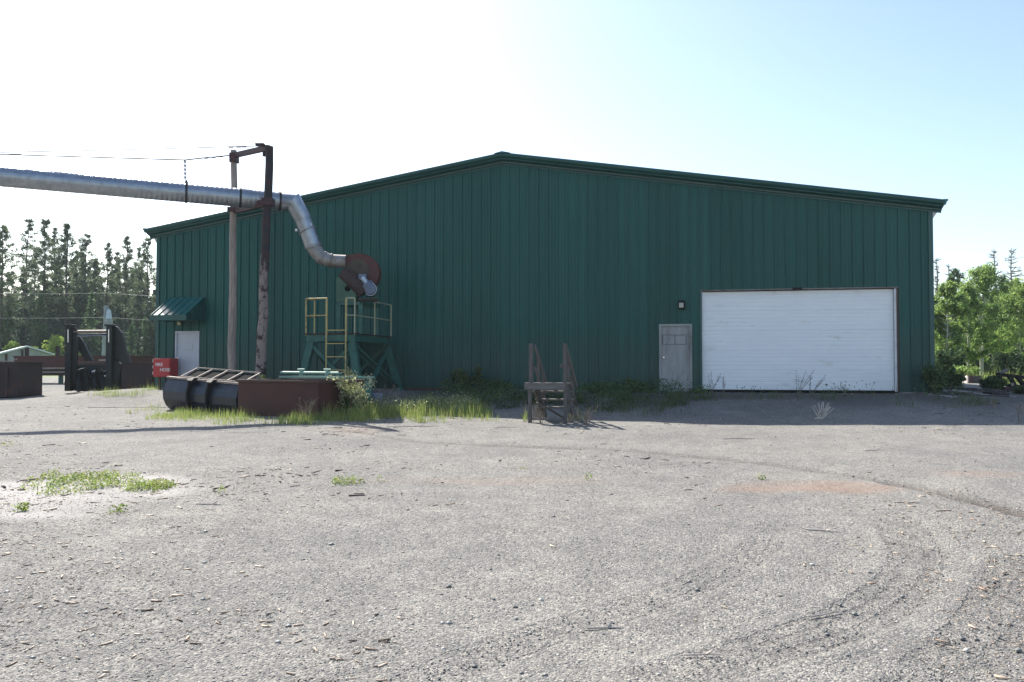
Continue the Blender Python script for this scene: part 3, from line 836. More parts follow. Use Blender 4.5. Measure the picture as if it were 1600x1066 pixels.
for f, py0, py1, nm in ((0, 243, 231, 'top_beam'), (1, 329, 316, 'lower_beam')):
    a, b = at(366, py0, YP), at(419, py1, YD)
    d = (b - a).normalized()
    mb = MB(); s_ = .15 if f == 0 else .20
    n_ = Vector((d.y, -d.x, 0)).normalized() * .0
    mb.bar(a - d * .12 + n_, b + d * .02 + n_, .10, s_)
    if f == 0: mb.box(a.x - .11, a.x + .11, a.y - .13, a.y + .13, a.z - .22, a.z + .06); mb.tube([b - d * .22 + Vector((0, 0, -.1)), b - d * .22 + Vector((0, 0, -.22))], .06, 8); mb.box(b.x - .34, b.x - .1, b.y - .1, b.y + .1, b.z + .06, b.z + .11)
    else: mb.box(a.x - .16, a.x + .16, a.y - .16, a.y + .16, a.z - .05, a.z + .08); mb.box(b.x - .15, b.x + .15, b.y - .16, b.y + .16, b.z - .1, b.z + .1)
    mb.build(nm, M['beam'], fr)

# duct path in world
DR = .262
A0 = at(-420, 238, 19.3); A1 = at(0, 274, 21.9); A2 = at(440, 315, 24.1)
duct = empty('exhaust_duct', (A2.x, A2.y, float(gz(A2.x, A2.y))), 0, 'long silver sheet-metal duct running overhead from the left to the fan', 'duct')
def corrug(p0, p1, r, step, mb, amp=.006):
    L = (p1 - p0).length; n_ = int(L / step); pts = []; rs = []
    for k_ in range(n_ + 1):
        f = k_ / n_
        pts.append(p0.lerp(p1, f)); rs.append(r + (amp if k_ % 2 else 0))
    mb.tube(pts, rs, 28)
mb = MB(); corrug(A0, A2, DR, .065, mb); mb.build('straight_duct', M['galv'], duct, smooth=50)
E = [at(440, 315, 24.1), at(459, 320, 24.1), at(472, 338, 24.1)]
mb = MB(); mb.tube([A2, at(459, 316, 24.1), at(474, 343, 24.2)], [DR + .004, DR + .03, DR - .02], 24); mb.build('elbow', M['galv'], duct)
mb = MB(); mb.tube([at(472, 340, 24.2), at(482, 363, 24.25)], [.235, .235], 24); mb.build('drop_section', M['galv'], duct, smooth=50)
mb = MB(); mb.tube([at(481, 361, 24.25), at(490, 386, 24.3)], [.242, .242], 24); mb.build('drop_section', M['galv'], duct, smooth=50)
mb = MB(); mb.tube([at(489, 384, 24.3), at(494, 393, 24.3), at(502, 402, 24.3), at(514, 407, 24.3), at(520, 408, 24.3)], [.205, .215, .21, .2, .19], 20); mb.build('lower_elbow', M['galv_old'], duct)
mb = MB(); mb.tube([at(517, 408, 24.3), at(541, 408.5, 24.3)], [.198, .185], 20); mb.build('fan_sleeve', M['galv_old'], duct, smooth=50)
def ring(c, d, r, w_, t, mb):
    c, d = Vector(c), Vector(d).normalized()
    mb.tube([c - d * w_ / 2, c - d * w_ / 2, c + d * w_ / 2, c + d * w_ / 2], [r * .9, r + t, r + t, r * .9], 28)
dd = A2 - A0
def onduct(px, fallback=None):
    # point on the duct axis seen at photo column px
    lo, hi = 0.0, 1.0
    for _ in range(40):
        m_ = (lo + hi) / 2; p = A0.lerp(A2, m_); X = 800 + FPX * p.x / (p.y * cp + (p.z - EYE) * sp)
        if X < px: lo = m_
        else: hi = m_
    return A0.lerp(A2, lo)
for px in (291, 375, 437):
    mb = MB(); c = onduct(px); ring(c, dd, DR, .06, .02, mb)
    if px == 291: mb.prism([(-.06, .27), (.06, .27), (0, .38)], c - Vector((0, .015, 0)), (1, 0, 0), (0, 0, 1), (0, 1, 0), .03)
    mb.build('strap_band', M['strap'], duct)
for a, b, r in ((at(472.5, 341, 24.2), at(474, 345, 24.2), .24), (at(481, 361, 24.25), at(482, 363, 24.25), .25), (at(489.5, 385, 24.3), at(490, 387, 24.3), .248), (at(506, 404, 24.3), at(508, 404.8, 24.3), .212), (at(518, 407.5, 24.3), at(520, 407.7, 24.3), .212)):
    mb = MB(); ring(a, b - a, r, .03, .008, mb); mb.build('joint_band', M['galv_old'], duct)
for px, py in ((463, 360), (485.5, 351)):
    mb = MB(); c = at(px, py, 24.1); mb.tube([c - Vector((.03, 0, 0)), c + Vector((.03, 0, 0))], .035, 10); mb.build('clamp_lug', M['white_trim'], duct)

# fan tower
T0 = at(478, 520, 23.3)                 # platform, front left corner
T0 = Vector((T0.x, T0.y, 0)); TW, TD = 1.46, 2.95
tg = float(gz(T0.x + .7, T0.y + 1.0)); DK = at(520, 521, 23.2).z
def T(a, b, z): p = T0 + UD * a + VD * b; return Vector((p.x, p.y, z))
tw = empty('fan_tower', T(TW / 2, TD / 2, tg), UA, 'green steel platform tower with yellow ladder and rails, by the warehouse wall', 'steel tower')
mb = MB(); Mt = Matrix.Translation(T(0, 0, 0)) @ Matrix.Rotation(UA, 4, 'Z')
mb.box(-.03, TW + .03, -.03, TD + .03, DK - .035, DK, Mt); mb.build('deck', M['fan_dark'], tw)
mb = MB()
for (a0_, b0_, a1_, b1_) in ((0, .05, TW, .05), (0, TD - .05, TW, TD - .05), (.05, .1, .05, TD - .1), (TW - .05, .1, TW - .05, TD - .1)):
    mb.bar(T(a0_, b0_, DK - .135), T(a1_, b1_, DK - .135), .09, .19)
mb.build('deck_frame', M['tower'], tw)
legs = {}
for a, b in ((0, 0), (1, 0), (0, 1), (1, 1)):
    top = T(.12 + a * (TW - .24), .12 + b * (TD - .24), DK - .24)
    bot = T(-.22 + a * (TW + .50), -.15 + b * (TD + .25), 0); bot.z = float(gz(bot.x, bot.y)) - .03
    legs[(a, b)] = (top, bot)
    MB().bar(bot, top, .2, .17, up=VD).build('leg', M['tower'], tw)
for k1, k2 in (((0, 0), (1, 0)), ((1, 0), (1, 1)), ((0, 0), (0, 1)), ((0, 1), (1, 1))):
    for x1, x2 in ((k1, k2), (k2, k1)):
        t1, b1 = legs[x1]; t2, b2 = legs[x2]
        off = Vector((0, 0, 0)) if x1 == k1 else (VD * .09 if k1[1] == k2[1] else UD * .09)
        MB().bar(t1 + (b1 - t1) * .03 + off, b2 + (t2 - b2) * .1 + off, .10, .08, up=VD).build('cross_brace', M['tower'], tw)
# ladder
la = [T(.66, -.10, 0), T(1.24, -.10, 0)]
RT = DK + .98
for p in la:
    p2 = p.copy(); p2.z = float(gz(p.x, p.y)); MB().tube([p2, Vector((p.x, p.y, RT))], .022, 8).build('ladder_rail', M['yellow'], tw)
z = tg + .35
while z < DK + .1:
    MB().tube([Vector((la[0].x, la[0].y, z)), Vector((la[1].x, la[1].y, z))], .016, 8).build('rung', M['yellow'], tw); z += .37
def rail(pts, mat, nm='guard_rail', mid=True):
    mb = MB()
    for p in pts: mb.tube([Vector((p.x, p.y, DK - .05)), Vector((p.x, p.y, RT))], .02, 8)
    for p, q in zip(pts[:-1], pts[1:]):
        mb.tube([Vector((p.x, p.y, RT)), Vector((q.x, q.y, RT))], .02, 8)
        if mid: mb.tube([Vector((p.x, p.y, DK + .5)), Vector((q.x, q.y, DK + .5))], .017, 8)
    mb.build(nm, mat, tw)
rail([T(.66, -.06, 0), T(0, 0, 0), T(0, .55, 0)], M['yellow'])
rail([T(1.24, -.06, 0), T(TW, 0, 0)], M['pale_rail'])
rail([T(TW, TD * .52, 0), T(TW, TD, 0)], M['pale_rail'])
mb = MB(); mb.tube([T(TW, 0, DK + .5), T(TW, TD * .52, DK + .5)], .014, 8); mb.build('mid_rail', M['pale_rail'], tw)
# machine stand on the deck
SZ = at(550, 473, 24.2).z
sb = [T(.60, .9, 0), T(TW - .18, .9, 0), T(.60, 2.2, 0), T(TW - .18, 2.2, 0)]
mb = MB()
for p in sb: mb.bar(Vector((p.x, p.y, DK)), Vector((p.x, p.y, SZ - .08)), .12, .12)
for i, j in ((0, 1), (2, 3), (0, 2), (1, 3)): mb.bar(Vector((*sb[i].xy, SZ - .04)), Vector((*sb[j].xy, SZ - .04)), .13, .09)
mb.build('machine_stand', M['tower'], tw)

fan = empty('blower_fan', Vector((*T(.9, 1.5, 0).xy, SZ)), UA, 'red-brown scroll blower fan with blue-grey motor on top of the green tower', 'blower fan')
FY = 24.3
gb0, gb1 = at(526, 471, 24.0), at(557, 433, 24.0)
mb = MB(); mb.box(gb0.x, gb1.x, 23.95, 24.5, SZ + .01, gb1.z); bx_ = mb.build('bearing_box', M['green_box'], fan)
c = at(543, 451, 23.94); mb = MB(); mb.tube([c, c + Vector((0, .012, 0))], .085, 18); mb.build('shaft_hole', M['hole'], bx_)  # black disc on the box face stands in for the dark opening
# scroll: spiral outline with outlet at upper left
fc_ = at(563, 428, FY); out = []
for k_ in range(0, 33):
    ang = R(95 - k_ * 9.2)
    r = .61 - .005 * k_
    out.append((r * math.cos(ang), r * math.sin(ang)))
o_l = at(540.5, 399, FY); o_b = at(540.5, 418, FY)
out = [(o_l.x - fc_.x, o_l.z - fc_.z)] + out + [(-.30, .12), (o_b.x - fc_.x, o_b.z - fc_.z)]
mb = MB(); mb.prism(out, fc_ - Vector((0, .02, 0)), (1, 0, 0), (0, 0, 1), (0, 1, 0), .44); mb.build('scroll_housing', M['fan_red'], fan)
mb = MB(); mb.prism([(a * .985, b * .985) for a, b in out], fc_ - Vector((0, .035, 0)), (1, 0, 0), (0, 0, 1), (0, 1, 0), .014); mb.build('scroll_rim', M['fan_red'], fan)
disc = [(.34 * math.cos(a), .34 * math.sin(a)) for a in np.linspace(0, 2 * math.pi, 33)[:-1]]
mb = MB(); mb.prism(disc, at(559, 423, FY - .06), (1, 0, 0), (0, 0, 1), (0, 1, 0), .02); mb.build('side_plate', M['fan_khaki'], fan)
c = at(552, 436, FY - .12)
mb = MB(); mb.tube([at(534, 426, FY - .30), at(548, 435, FY - .30), at(562, 447, FY - .30), at(570, 458, FY - .30)], [.16, .22, .24, .20], 18); mb.tube([c - Vector((0, .1, 0)), c - Vector((0, .34, 0))], .2, 20); mb.build('belt_guard', M['fan_dark'], fan)
mb = MB(); a, b = at(569, 438, FY - .42), at(580, 453, FY - .42); mb.tube([a, a.lerp(b, .3), a.lerp(b, .35), b, b + (b - a) * .15], [.10, .11, .165, .175, .09], 18)
for k_ in range(10):
    an = k_ * .628; d = (b - a).normalized(); x = Vector((0, 1, 0)); y_ = d.cross(x); q = (x * math.cos(an) + y_ * math.sin(an)) * .172
    mb.bar(a.lerp(b, .4) + q, b + q, .02, .02)
mo = mb.build('motor', M['motor'], fan, smooth=35)
mb = MB(); mb.tube([b + Vector((0, -.16, 0)), b + Vector((0, -.12, 0)), b + Vector((0, .16, 0))], [.13, .175, .175], 20); mb.build('cowl', M['motor'], mo, smooth=40)
mb = MB(); arc = [b + Vector((math.cos(t_) * .178, -.13, math.sin(t_) * .178)) for t_ in np.linspace(-2.4, 1.3, 14)]; mb.tube(arc, .013, 6); mb.build('cowl_rim', M['galv'], mo)
mb = MB(); mb.tube([at(566, 434, FY - .5), at(572, 441, FY - .5), at(574, 448, FY - .52)], [.07, .045, .06], 10); mb.build('conduit', M['insul'], mo)
mb = MB(); cj = a.lerp(b, -.15); mb.box(cj.x - .12, cj.x + .10, cj.y - .08, cj.y + .08, cj.z - .02, cj.z + .13); mb.build('junction_box', M['motor'], mo)
mb = MB(); mb.bar(at(572, 462, FY - .35), at(586, 462, FY - .3), .3, .05); mb.bar(at(560, 469, FY - .3), at(590, 469, FY - .2), .45, .06); mb.build('motor_base', M['fan_dark'], fan)
mb = MB(); mb.tube([at(552, 472, 24), at(552, 462, 24)], .05, 10); mb.build('drain_stub', M['tower'], fan)

# suspension cables
def sag(p0, p1, s_, n_=14):
    return [p0.lerp(p1, k_ / n_) - Vector((0, 0, s_ * 4 * (k_ / n_) * (1 - k_ / n_))) for k_ in range(n_ + 1)]
hang = onduct(289) + Vector((0, 0, .38))
k0 = at(290, 250, 23.45)
mb = MB(); p1 = at(360, 243, YP - .1)
mb.tube([at(-300, 236, 20.0)] + [at(0, 241, 21.8), at(150, 245.5, 22.7), at(289, 250, 23.4), at(325, 246, 24.0), p1], .020, 6)
for t_ in (.45, .62, .78): q = at(289, 250, 23.4).lerp(p1, t_); mb.tube([q - Vector((.05, 0, 0)), q + Vector((.05, 0, .0))], .03, 6)
o = mb.build('suspension_cable', M['cable']); tag(o, 'lower thin support cable tied to the pale pole, holding the duct hanger', 'cable', 'support cables above the duct')
mb = MB(); p1 = at(408, 228, YD - .1)
mb.tube([at(-300, 243, 20.6), at(0, 238, 21.9), at(200, 233.5, 22.8), p1], .015, 6)
for px in (361, 373, 381): q = at(px, 229 - (px - 361) * .02 + (0.6), YD - .3); mb.tube([q - Vector((.06, 0, 0)), q + Vector((.06, 0, 0))], .028, 6)
o = mb.build('suspension_cable', M['cable']); tag(o, 'upper thin support cable running to the top of the dark pole', 'cable', 'support cables above the duct')
mb = MB(); mb.tube([at(289, 250, 23.4), Vector((hang.x, hang.y, hang.z - .02))], .014, 6)
for k_ in range(5): q = at(289, 250, 23.4).lerp(hang, .1 + k_ * .2); mb.tube([q - Vector((0, 0, .03)), q + Vector((0, 0, .03))], .028, 6)
o = mb.build('hanger_chain', M['cable']); tag(o, 'short chain between the lower cable and the duct strap', 'chain')
# thin wires in front of the forest, and their pole
for y0_, y1_, lb in ((456, 458, 'upper thin wire crossing in front of the forest'), (494, 496, 'lower thin wire crossing in front of the forest')):
    mb = MB(); mb.tube(sag(at(-200, y0_ - 2, 62), at(168, y1_, 62), .15) + sag(at(168, y1_, 62), at(420, y1_ + 8, 62), .15)[1:], .009, 5)
    o = mb.build('overhead_wire', M['wire']); tag(o, lb, 'wire', 'wires in front of the forest')
b_ = gpt(*at(162, 570, 60).xy)
up = empty('utility_pole', b_, 0, 'grey utility pole with a pale transformer, standing before the forest', 'utility pole')
top = at(169, 478, 60)
MB().tube([b_ - Vector((0, 0, .3)), Vector((b_.x + .12, b_.y, top.z))], [.20, .15], 10).build('pole_shaft', M['far_pole'], up)
q = at(170, 499, 59.7); mb = MB(); mb.tube([q - Vector((0, 0, .75)), q + Vector((0, 0, .0))], .26, 12); mb.build('transformer', M['far_pole'], up)
mb = MB(); mb.tube([q + Vector((0, 0, .03)), q + Vector((0, 0, .55)), q + Vector((0, 0, .75))], [.22, .16, .05], 8); mb.build('insulator', M['insul'], up)

# ------------------------------------------------------------------ bins and machinery
def hollow_box(root, c0, ux, uy, L, Wd, H, z0, t, mat, rimmat=None, name='body', taper=0, ribs=0):
    """open-topped steel bin; c0 = corner, ux/uy = unit directions of length and width"""
    ux, uy = Vector(ux), Vector(uy); c0 = Vector(c0)
    P = lambda a, b, z: Vector((*(c0 + ux * a + uy * b).xy, z0 + z))
    mb = MB()
    def quadbox(a0, a1, b0, b1, z_0, z_1):
        vs = [P(a0, b0, z_0), P(a1, b0, z_0), P(a1, b1, z_0), P(a0, b1, z_0), P(a0, b0, z_1), P(a1, b0, z_1), P(a1, b1, z_1), P(a0, b1, z_1)]
        mb.add(vs, [(3, 2, 1, 0), (4, 5, 6, 7), (0, 1, 5, 4), (1, 2, 6, 5), (2, 3, 7, 6), (3, 0, 4, 7)])
    quadbox(0, L, 0, t, 0, H); quadbox(0, L, Wd - t, Wd, 0, H)
    quadbox(0, t, t, Wd - t, 0, H); quadbox(L - t, L, t, Wd - t, 0, H)
    quadbox(t, L - t, t, Wd - t, .05, .08)
    for k_ in range(ribs):
        a = (k_ + .5) * L / ribs
        quadbox(a - .05, a + .05, -.07, -.001, .02, H - .12)
    mb.build(name, mat, root)
    mb = MB(); e = .05
    def qb2(a0, a1, b0, b1):
        vs = [P(a0, b0, H + .001), P(a1, b0, H + .001), P(a1, b1, H + .001), P(a0, b1, H + .001), P(a0, b0, H + .05), P(a1, b0, H + .05), P(a1, b1, H + .05), P(a0, b1, H + .05)]
        mb.add(vs, [(3, 2, 1, 0), (4, 5, 6, 7), (0, 1, 5, 4), (1, 2, 6, 5), (2, 3, 7, 6), (3, 0, 4, 7)])
    qb2(-e, L + e, -e, t); qb2(-e, L + e, Wd - t, Wd + e); qb2(-e, t, t, Wd - t); qb2(L - t, L + e, t, Wd - t)
    mb.build('rim', rimmat or mat, root)
def hdir(a, b):
    d = Vector((b.x - a.x, b.y - a.y, 0)); L = d.length; return d / L, L
# brown box bin
pA = at(372, 640, 20.3); pB = at(497, 655, 19.0); pA.z = pB.z = 0
ux, L = hdir(pA, pB); uy = Vector((-ux.y, ux.x, 0))
z0 = at(440, 652, 19.6).z
rt = empty('steel_bin', (*((pA + pB) / 2).xy, z0), math.atan2(ux.y, ux.x), 'red-brown open steel bin in the weeds, next to the black bucket', 'bin')
Hb = at(440, 594, 19.6).z - z0
hollow_box(rt, pA, ux, uy, L, 1.6, Hb - .05, z0, .04, M['bin_brown'], M['rust_trim'])
# teal bin behind it
pC = at(440, 600, 22.3); pD = at(536, 600, 20.9); ux2, L2 = hdir(pC, pD); uy2 = Vector((-ux2.y, ux2.x, 0))
zt = at(500, 588, 21.6).z
z2 = float(gz(pD.x, pD.y))
rt = empty('green_hopper', (*((pC + pD) / 2).xy, z2), math.atan2(ux2.y, ux2.x), 'teal green steel hopper behind the red-brown bin, near the tower', 'hopper')
hollow_box(rt, Vector((pC.x, pC.y, 0)), ux2, uy2, L2, 1.0, zt - z2 - .05, z2, .05, M['bin_green'], M['pale_green'])
mb = MB(); mb.tube([Vector((*(pC + ux2 * .1 - uy2 * .1).xy, zt + .09)), Vector((*(pD - ux2 * .05 - uy2 * .1).xy, zt + .09))], .035, 10); mb.build('top_bar', M['pale_green'], rt)
for f in (.38, .8):
    p = Vector(pC).lerp(pD, f) - uy2 * .1; mb = MB(); mb.tube([Vector((p.x, p.y, zt + .02)), Vector((p.x, p.y, zt + .19))], [.05, .04], 8); mb.tube([Vector((p.x - .09, p.y, zt + .17)), Vector((p.x + .09, p.y, zt + .17))], .028, 8); mb.build('latch', M['pale_green'], rt)
# loader bucket, its rounded back towards the camera
pE = at(258, 640, 21.9); pF = at(373, 645, 20.6); pE.z = pF.z = 0
ux3, L3 = hdir(pE, pF); uy3 = Vector((-ux3.y, ux3.x, 0)); zb3 = at(315, 642, 21.3).z
tilt = -.07
rb = empty('loader_bucket', (*((pE + pF) / 2).xy, zb3), math.atan2(ux3.y, ux3.x), 'black loader bucket with rounded back and slatted guard, left of the red-brown bin', 'loader bucket')
Hk = .86
profb = [(.15, 0), (.02, .12), (-.07, .3), (-.08, .5), (-.02, .68), (.08, Hk), (.12, Hk), (.02, .66), (-.04, .5), (-.03, .31), (.06, .15), (.17, .05)]
def PB(a, b, z): return Vector((*(pE + ux3 * a + uy3 * b).xy, zb3 + z - a * .055))
def sweep(pr, a0, a1):
    n_ = len(pr); vs = [PB(a0, b, z) for b, z in pr] + [PB(a1, b, z) for b, z in pr]
    return vs, [tuple(range(n_)), tuple(range(2 * n_ - 1, n_ - 1, -1))] + [(i, i + n_, (i + 1) % n_ + n_, (i + 1) % n_) for i in range(n_)]
mb = MB(); mb.add(*sweep(profb, 0, L3)); mb.build('bucket_shell', M['bucket'], rb, smooth=30)
for a in (0.0, L3 - .03):
    mb = MB(); mb.add(*sweep([(.15, 0), (.02, .12), (-.07, .3), (-.08, .5), (-.02, .68), (.08, Hk), (.75, Hk - .15), (1.05, .1), (1.0, 0)], a + .001, a + .029)); mb.build('end_plate', M['bucket'], rb)
mb = MB(); mb.add(*sweep([(.17, .0), (.17, .05), (1.0, .03), (1.0, 0)], .03, L3 - .03)); mb.build('floor_plate', M['bucket'], rb)
for f in (.40, .66):
    mb = MB(); mb.add(*sweep([(.05, -.0), (-.12, .12), (-.19, .35), (-.19, .55), (-.12, .78), (-.06, Hk + .04), (.06, Hk + .04), (-.02, .68), (-.075, .5), (-.065, .3), (.0, .12)], f * L3 - .08, f * L3 - .03))
    mb.add(*sweep([(-.07, Hk - .10), (-.14, Hk - .02), (-.05, Hk + .05), (.06, Hk + .05), (.05, Hk - .02)], f * L3 - .1, f * L3 + .08))
    mb.build('hitch_rib', M['black'], rb)
mb = MB(); mb.add(*sweep([(.03, Hk - .03), (.03, Hk + .02), (.14, Hk + .02), (.14, Hk - .03)], .0, L3)); mb.build('worn_lip', M['worn'], rb)
mb = MB(); a0_, a1_ = L3 * .16, L3 * 1.0
for k_ in range(5):
    f = a0_ + (a1_ - a0_) * k_ / 4
    mb.bar(PB(f, .12, Hk + .03), PB(f + .16, .55, Hk + .27), .032, .03)
for b, z_, da in ((.55, .275, .16), (.13, .04, 0)): mb.bar(PB(a0_ - .02 + da, b, Hk + z_), PB(a1_ + .02 + da, b, Hk + z_), .035, .03)
mb.build('guard_frame', M['worn'], rb)
mb = MB(); mb.add(*sweep([(.16, Hk + .015), (.54, Hk + .23), (.54, Hk + .20), (.16, Hk - .01)], a0_ + .1, a1_ + .1)); mb.build('guard_plate', M['hole'], rb)
# rubble on the rim ends
# left dark container
pG = at(-110, 620, 26.9); pH = at(27, 618, 27.3); pG.z = pH.z = 0
ux4, L4 = hdir(pG, pH); uy4 = Vector((-ux4.y, ux4.x, 0)); z4 = at(40, 619, 28).z
rt = empty('dark_container', (*((pG + pH) / 2).xy, z4), math.atan2(ux4.y, ux4.x), 'dark brown open steel container at the left edge of the yard', 'container')
hollow_box(rt, pG, ux4, uy4, L4, 2.0, at(40, 568, 28).z - z4, z4, .06, M['bin_dark'], M['bin_dark'], ribs=4)
mb = MB(); mb.bar(Vector((*(pG - uy4 * .06).xy, at(40, 566, 28).z + .03)), Vector((*(pH - uy4 * .06 - ux4 * .2).xy, at(40, 566, 28).z + .03)), .03, .03); mb.bar(Vector((*(pH - uy4 * .06 - ux4 * .2).xy, at(40, 566, 28).z + .03)), Vector((*(pH - uy4 * .06).xy, at(40, 566, 28).z + .10)), .03, .03)
mb.build('worn_edge', M['worn'], rt)
# rusty container behind the fork frame
pI = at(112, 610, 33.2); pJ = at(237, 609, 31.0); pI.z = pJ.z = 0
ux5, L5 = hdir(pI, pJ); uy5 = Vector((-ux5.y, ux5.x, 0)); z5 = at(230, 609, 31.2).z
rt = empty('rusty_container', (*((pI + pJ) / 2).xy, z5), math.atan2(ux5.y, ux5.x), 'rusty brown open container behind the black fork frame', 'container')
hollow_box(rt, pI, ux5, uy5, L5, 2.0, at(230, 567, 31.1).z - z5, z5, .06, M['bin_dark'], M['rust_trim'], ribs=0)
for f0, f1 in ((.36, .5), (.62, .7)): MB().bar(Vector((*(pI + ux5 * L5 * f0 + uy5 * .02).xy, at(230, 565.5, 31.1).z + .07)), Vector((*(pI + ux5 * L5 * f1 + uy5 * .02).xy, at(230, 565.5, 31.1).z + .07)), .12, .06).build('rim_highlight', M['worn'], rt)  # bright highlights on the rim, put in as pale bars
# raised rusty trough on posts
pK = at(22, 570, 40); pL_ = at(205, 570, 38.5); ux6, L6 = hdir(pK, pL_); uy6 = Vector((-ux6.y, ux6.x, 0))
rt = empty('raised_trough', gpt(*((pK + pL_) / 2).xy), math.atan2(ux6.y, ux6.x), 'long rusty steel trough raised on green posts, behind the left containers', 'trough')
zt6, zb6 = at(100, 556, 39.3).z, at(100, 577, 39.3).z
hollow_box(rt, Vector((pK.x, pK.y, 0)), ux6, uy6, L6, 1.5, zt6 - zb6 - .05, zb6, .05, M['rust_trim'] if False else M['bin_brown'], M['bin_brown'])
mb = MB(); mb.bar(Vector((*(pK - uy6 * .1 + ux6 * 1.4).xy, zb6 + .05)), Vector((*(pL_ - uy6 * .1).xy, zb6 + .05)), .1, .06); mb.bar(Vector((*(pK - uy6 * .1 + ux6 * 1.5).xy, zb6 - .14)), Vector((*(pL_ - uy6 * .1).xy, zb6 - .14)), .08, .05); mb.build('skid_rail', M['worn'], rt)
mb = MB(); mb.bar(Vector((*(pK + uy6 * .1 + ux6 * 1.0).xy, zb6 - .16)), Vector((*(pL_ + uy6 * .1).xy, zb6 - .16)), .12, .3); mb.build('under_beam', M['bin_dark'], rt)
for f in (.37, .72, .95, .1):
    p = pK + ux6 * L6 * f + uy6 * .3; zz = float(gz(p.x, p.y)); MB().bar(Vector((p.x, p.y, zz - .1)), Vector((p.x, p.y, zb6 - .3)), .16, .16).build('post', M['tower'], rt)
p = pK + ux6 * L6 * .42 + uy6 * .3; MB().bar(Vector((p.x - .1, p.y, float(gz(p.x, p.y)))), Vector((p.x + .1, p.y, zb6 - .25)), .05).build('prop', M['rust_trim'], rt)
for px in (42, 90):
    p = at(px, 556, 40.6); zz = float(gz(p.x, p.y)); MB().bar(Vector((p.x, p.y, zb6)), Vector((p.x, p.y, at(px, 541 if px > 60 else 543, 40.6).z)), .14, .14).build('stake', M['bin_dark'], rt)

# black fork frame (loader attachment)
YF = 30.2
fk = empty('fork_frame', gpt(*at(145, 612, YF).xy), R(-8), 'black steel loader fork frame with twin masts, in front of the rusty container', 'fork frame')
gb = at(145, 611, YF).z
def mast(px, nm='mast'):
    a, b = at(px - 5, 612, YF), at(px + 5, 510, YF)
    mb = MB(); mb.box(a.x, b.x, YF - .12, YF + .12, gb, b.z, ch=.01); mb.box(a.x - .05, b.x + .05, YF - .16, YF + .16, b.z + .001, b.z + .07, ch=.015)
    o = mb.build(nm, M['mast'], fk)
    mb = MB(); c = at(px - 2, 535, YF - .14); d = at(px - 2, 515, YF - .14); mb.bar(c, d, .035, .02); mb.build('wear_strip', M['chrome'], o)
mast(108.5); mast(172)
for y0_, r_ in ((518.5, .055), (523.5, .035)):
    MB().tube([at(115, y0_, YF + .05), at(167, y0_ - .5, YF + .05)], r_, 10).build('cross_tube', M['worn'] if r_ > .05 else M['mast'], fk)
MB().tube([at(115, 525.5, YF + .02), at(167, 524.8, YF + .02)], .02, 8).build('cross_tube', M['chrome'], fk)
def plate(pix, Y0, t, nm, mat):
    mb = MB(); P_ = [at(a, b, Y0) for a, b in pix]; o_ = P_[0]
    mb.prism([(p.x - o_.x, p.z - o_.z) for p in P_], o_, (1, 0, 0), (0, 0, 1), (0, 1, 0), t); return mb.build(nm, mat, fk)
plate([(111, 511), (119, 513), (121, 540), (119, 590), (111, 590)], YF + .0, .08, 'side_plate', M['mast'])
plate([(116, 524), (123, 525), (129, 533), (145, 564), (133, 565), (121, 543), (116, 536)], YF + .3, .12, 'lift_arm', M['mast'])
plate([(173, 509), (183, 511), (190, 520), (195, 541), (203, 567), (189, 567), (185, 560), (181, 575), (173, 575)], YF + .1, .12, 'lift_arm', M['mast'])
plate([(110, 571), (182, 569), (183, 608), (168, 611), (150, 606), (132, 612), (110, 610)], YF + .2, .35, 'carriage', M['mast'])
for px, yb, w_ in ((121, 612, .12), (134, 610, .09), (146, 606, .1), (158, 609, .12)):
    MB().bar(at(px, 578, YF + .1), at(px + 2, yb, YF - .12), w_, .1).build('fork_tine', M['mast'], fk)
for px in (124, 159):
    c = at(px, 600, YF + .4); mb = MB(); mb.tube([c - Vector((.18, 0, 0)), c - Vector((.14, 0, 0)), c + Vector((.14, 0, 0)), c + Vector((.18, 0, 0))], [.2, .26, .26, .2], 20); mb.build('roller', M['tyre'], fk)
for pts, r_ in (([(116, 596), (122, 579), (133, 576), (141, 592)], .045), ([(150, 575), (156, 583), (166, 580), (172, 590)], .03), ([(140, 580), (146, 588), (155, 589), (160, 578)], .025)):
    MB().tube([at(a, b, YF - .05) for a, b in pts], r_, 8).build('hose', M['black'], fk)
for px, py in ((144, 581.5), (164, 588)):
    c = at(px, py, YF - .04); MB().tube([c, c + Vector((.12, 0, .03))], .045, 10).build('cylinder_rod', M['chrome'], fk)
MB().bar(at(167, 566, YF), at(176, 612, YF - .1), .12, .1).build('fork_tine', M['mast'], fk)
plate([(177, 566), (190, 568), (186, 590), (181, 612), (176, 612)], YF + .05, .1, 'heel_plate', M['mast'])

# grey shed
YS = 62; SK = .70
_x0 = at(43, 540, YS).x
def shp(px, py):
    d = ray(px, py); t = (YS - SK * _x0) / (d.y - SK * d.x); p = d * t; return Vector((p.x, p.y, p.z + EYE))
SA = Vector((1, SK, 0)).normalized(); SD = Vector((-SK, 1, 0)).normalized()
pk, pl_, pr_ = shp(43, 540), shp(-38, 561), shp(86, 553)
sh = empty('grey_shed', gpt(pk.x, pk.y), math.atan2(SA.y, SA.x), 'small grey shed with a pale low gable roof, at the left edge', 'shed')
q = lambda p: ((p - pk).dot(SA), p.z)
zg = float(gz(pk.x, pk.y)) - .3
al, zl = q(pl_); ar, zr = q(pr_); o0 = Vector((pk.x, pk.y, 0))
mb = MB(); mb.prism([(al + .3, zg), (ar - .25, zg), (ar - .25, zr - .08), (0, pk.z - .14), (al + .3, zl - .06)], o0 + SD * .3, SA, (0, 0, 1), SD, 7); mb.build('shed_wall', M['shed_wall'], sh)
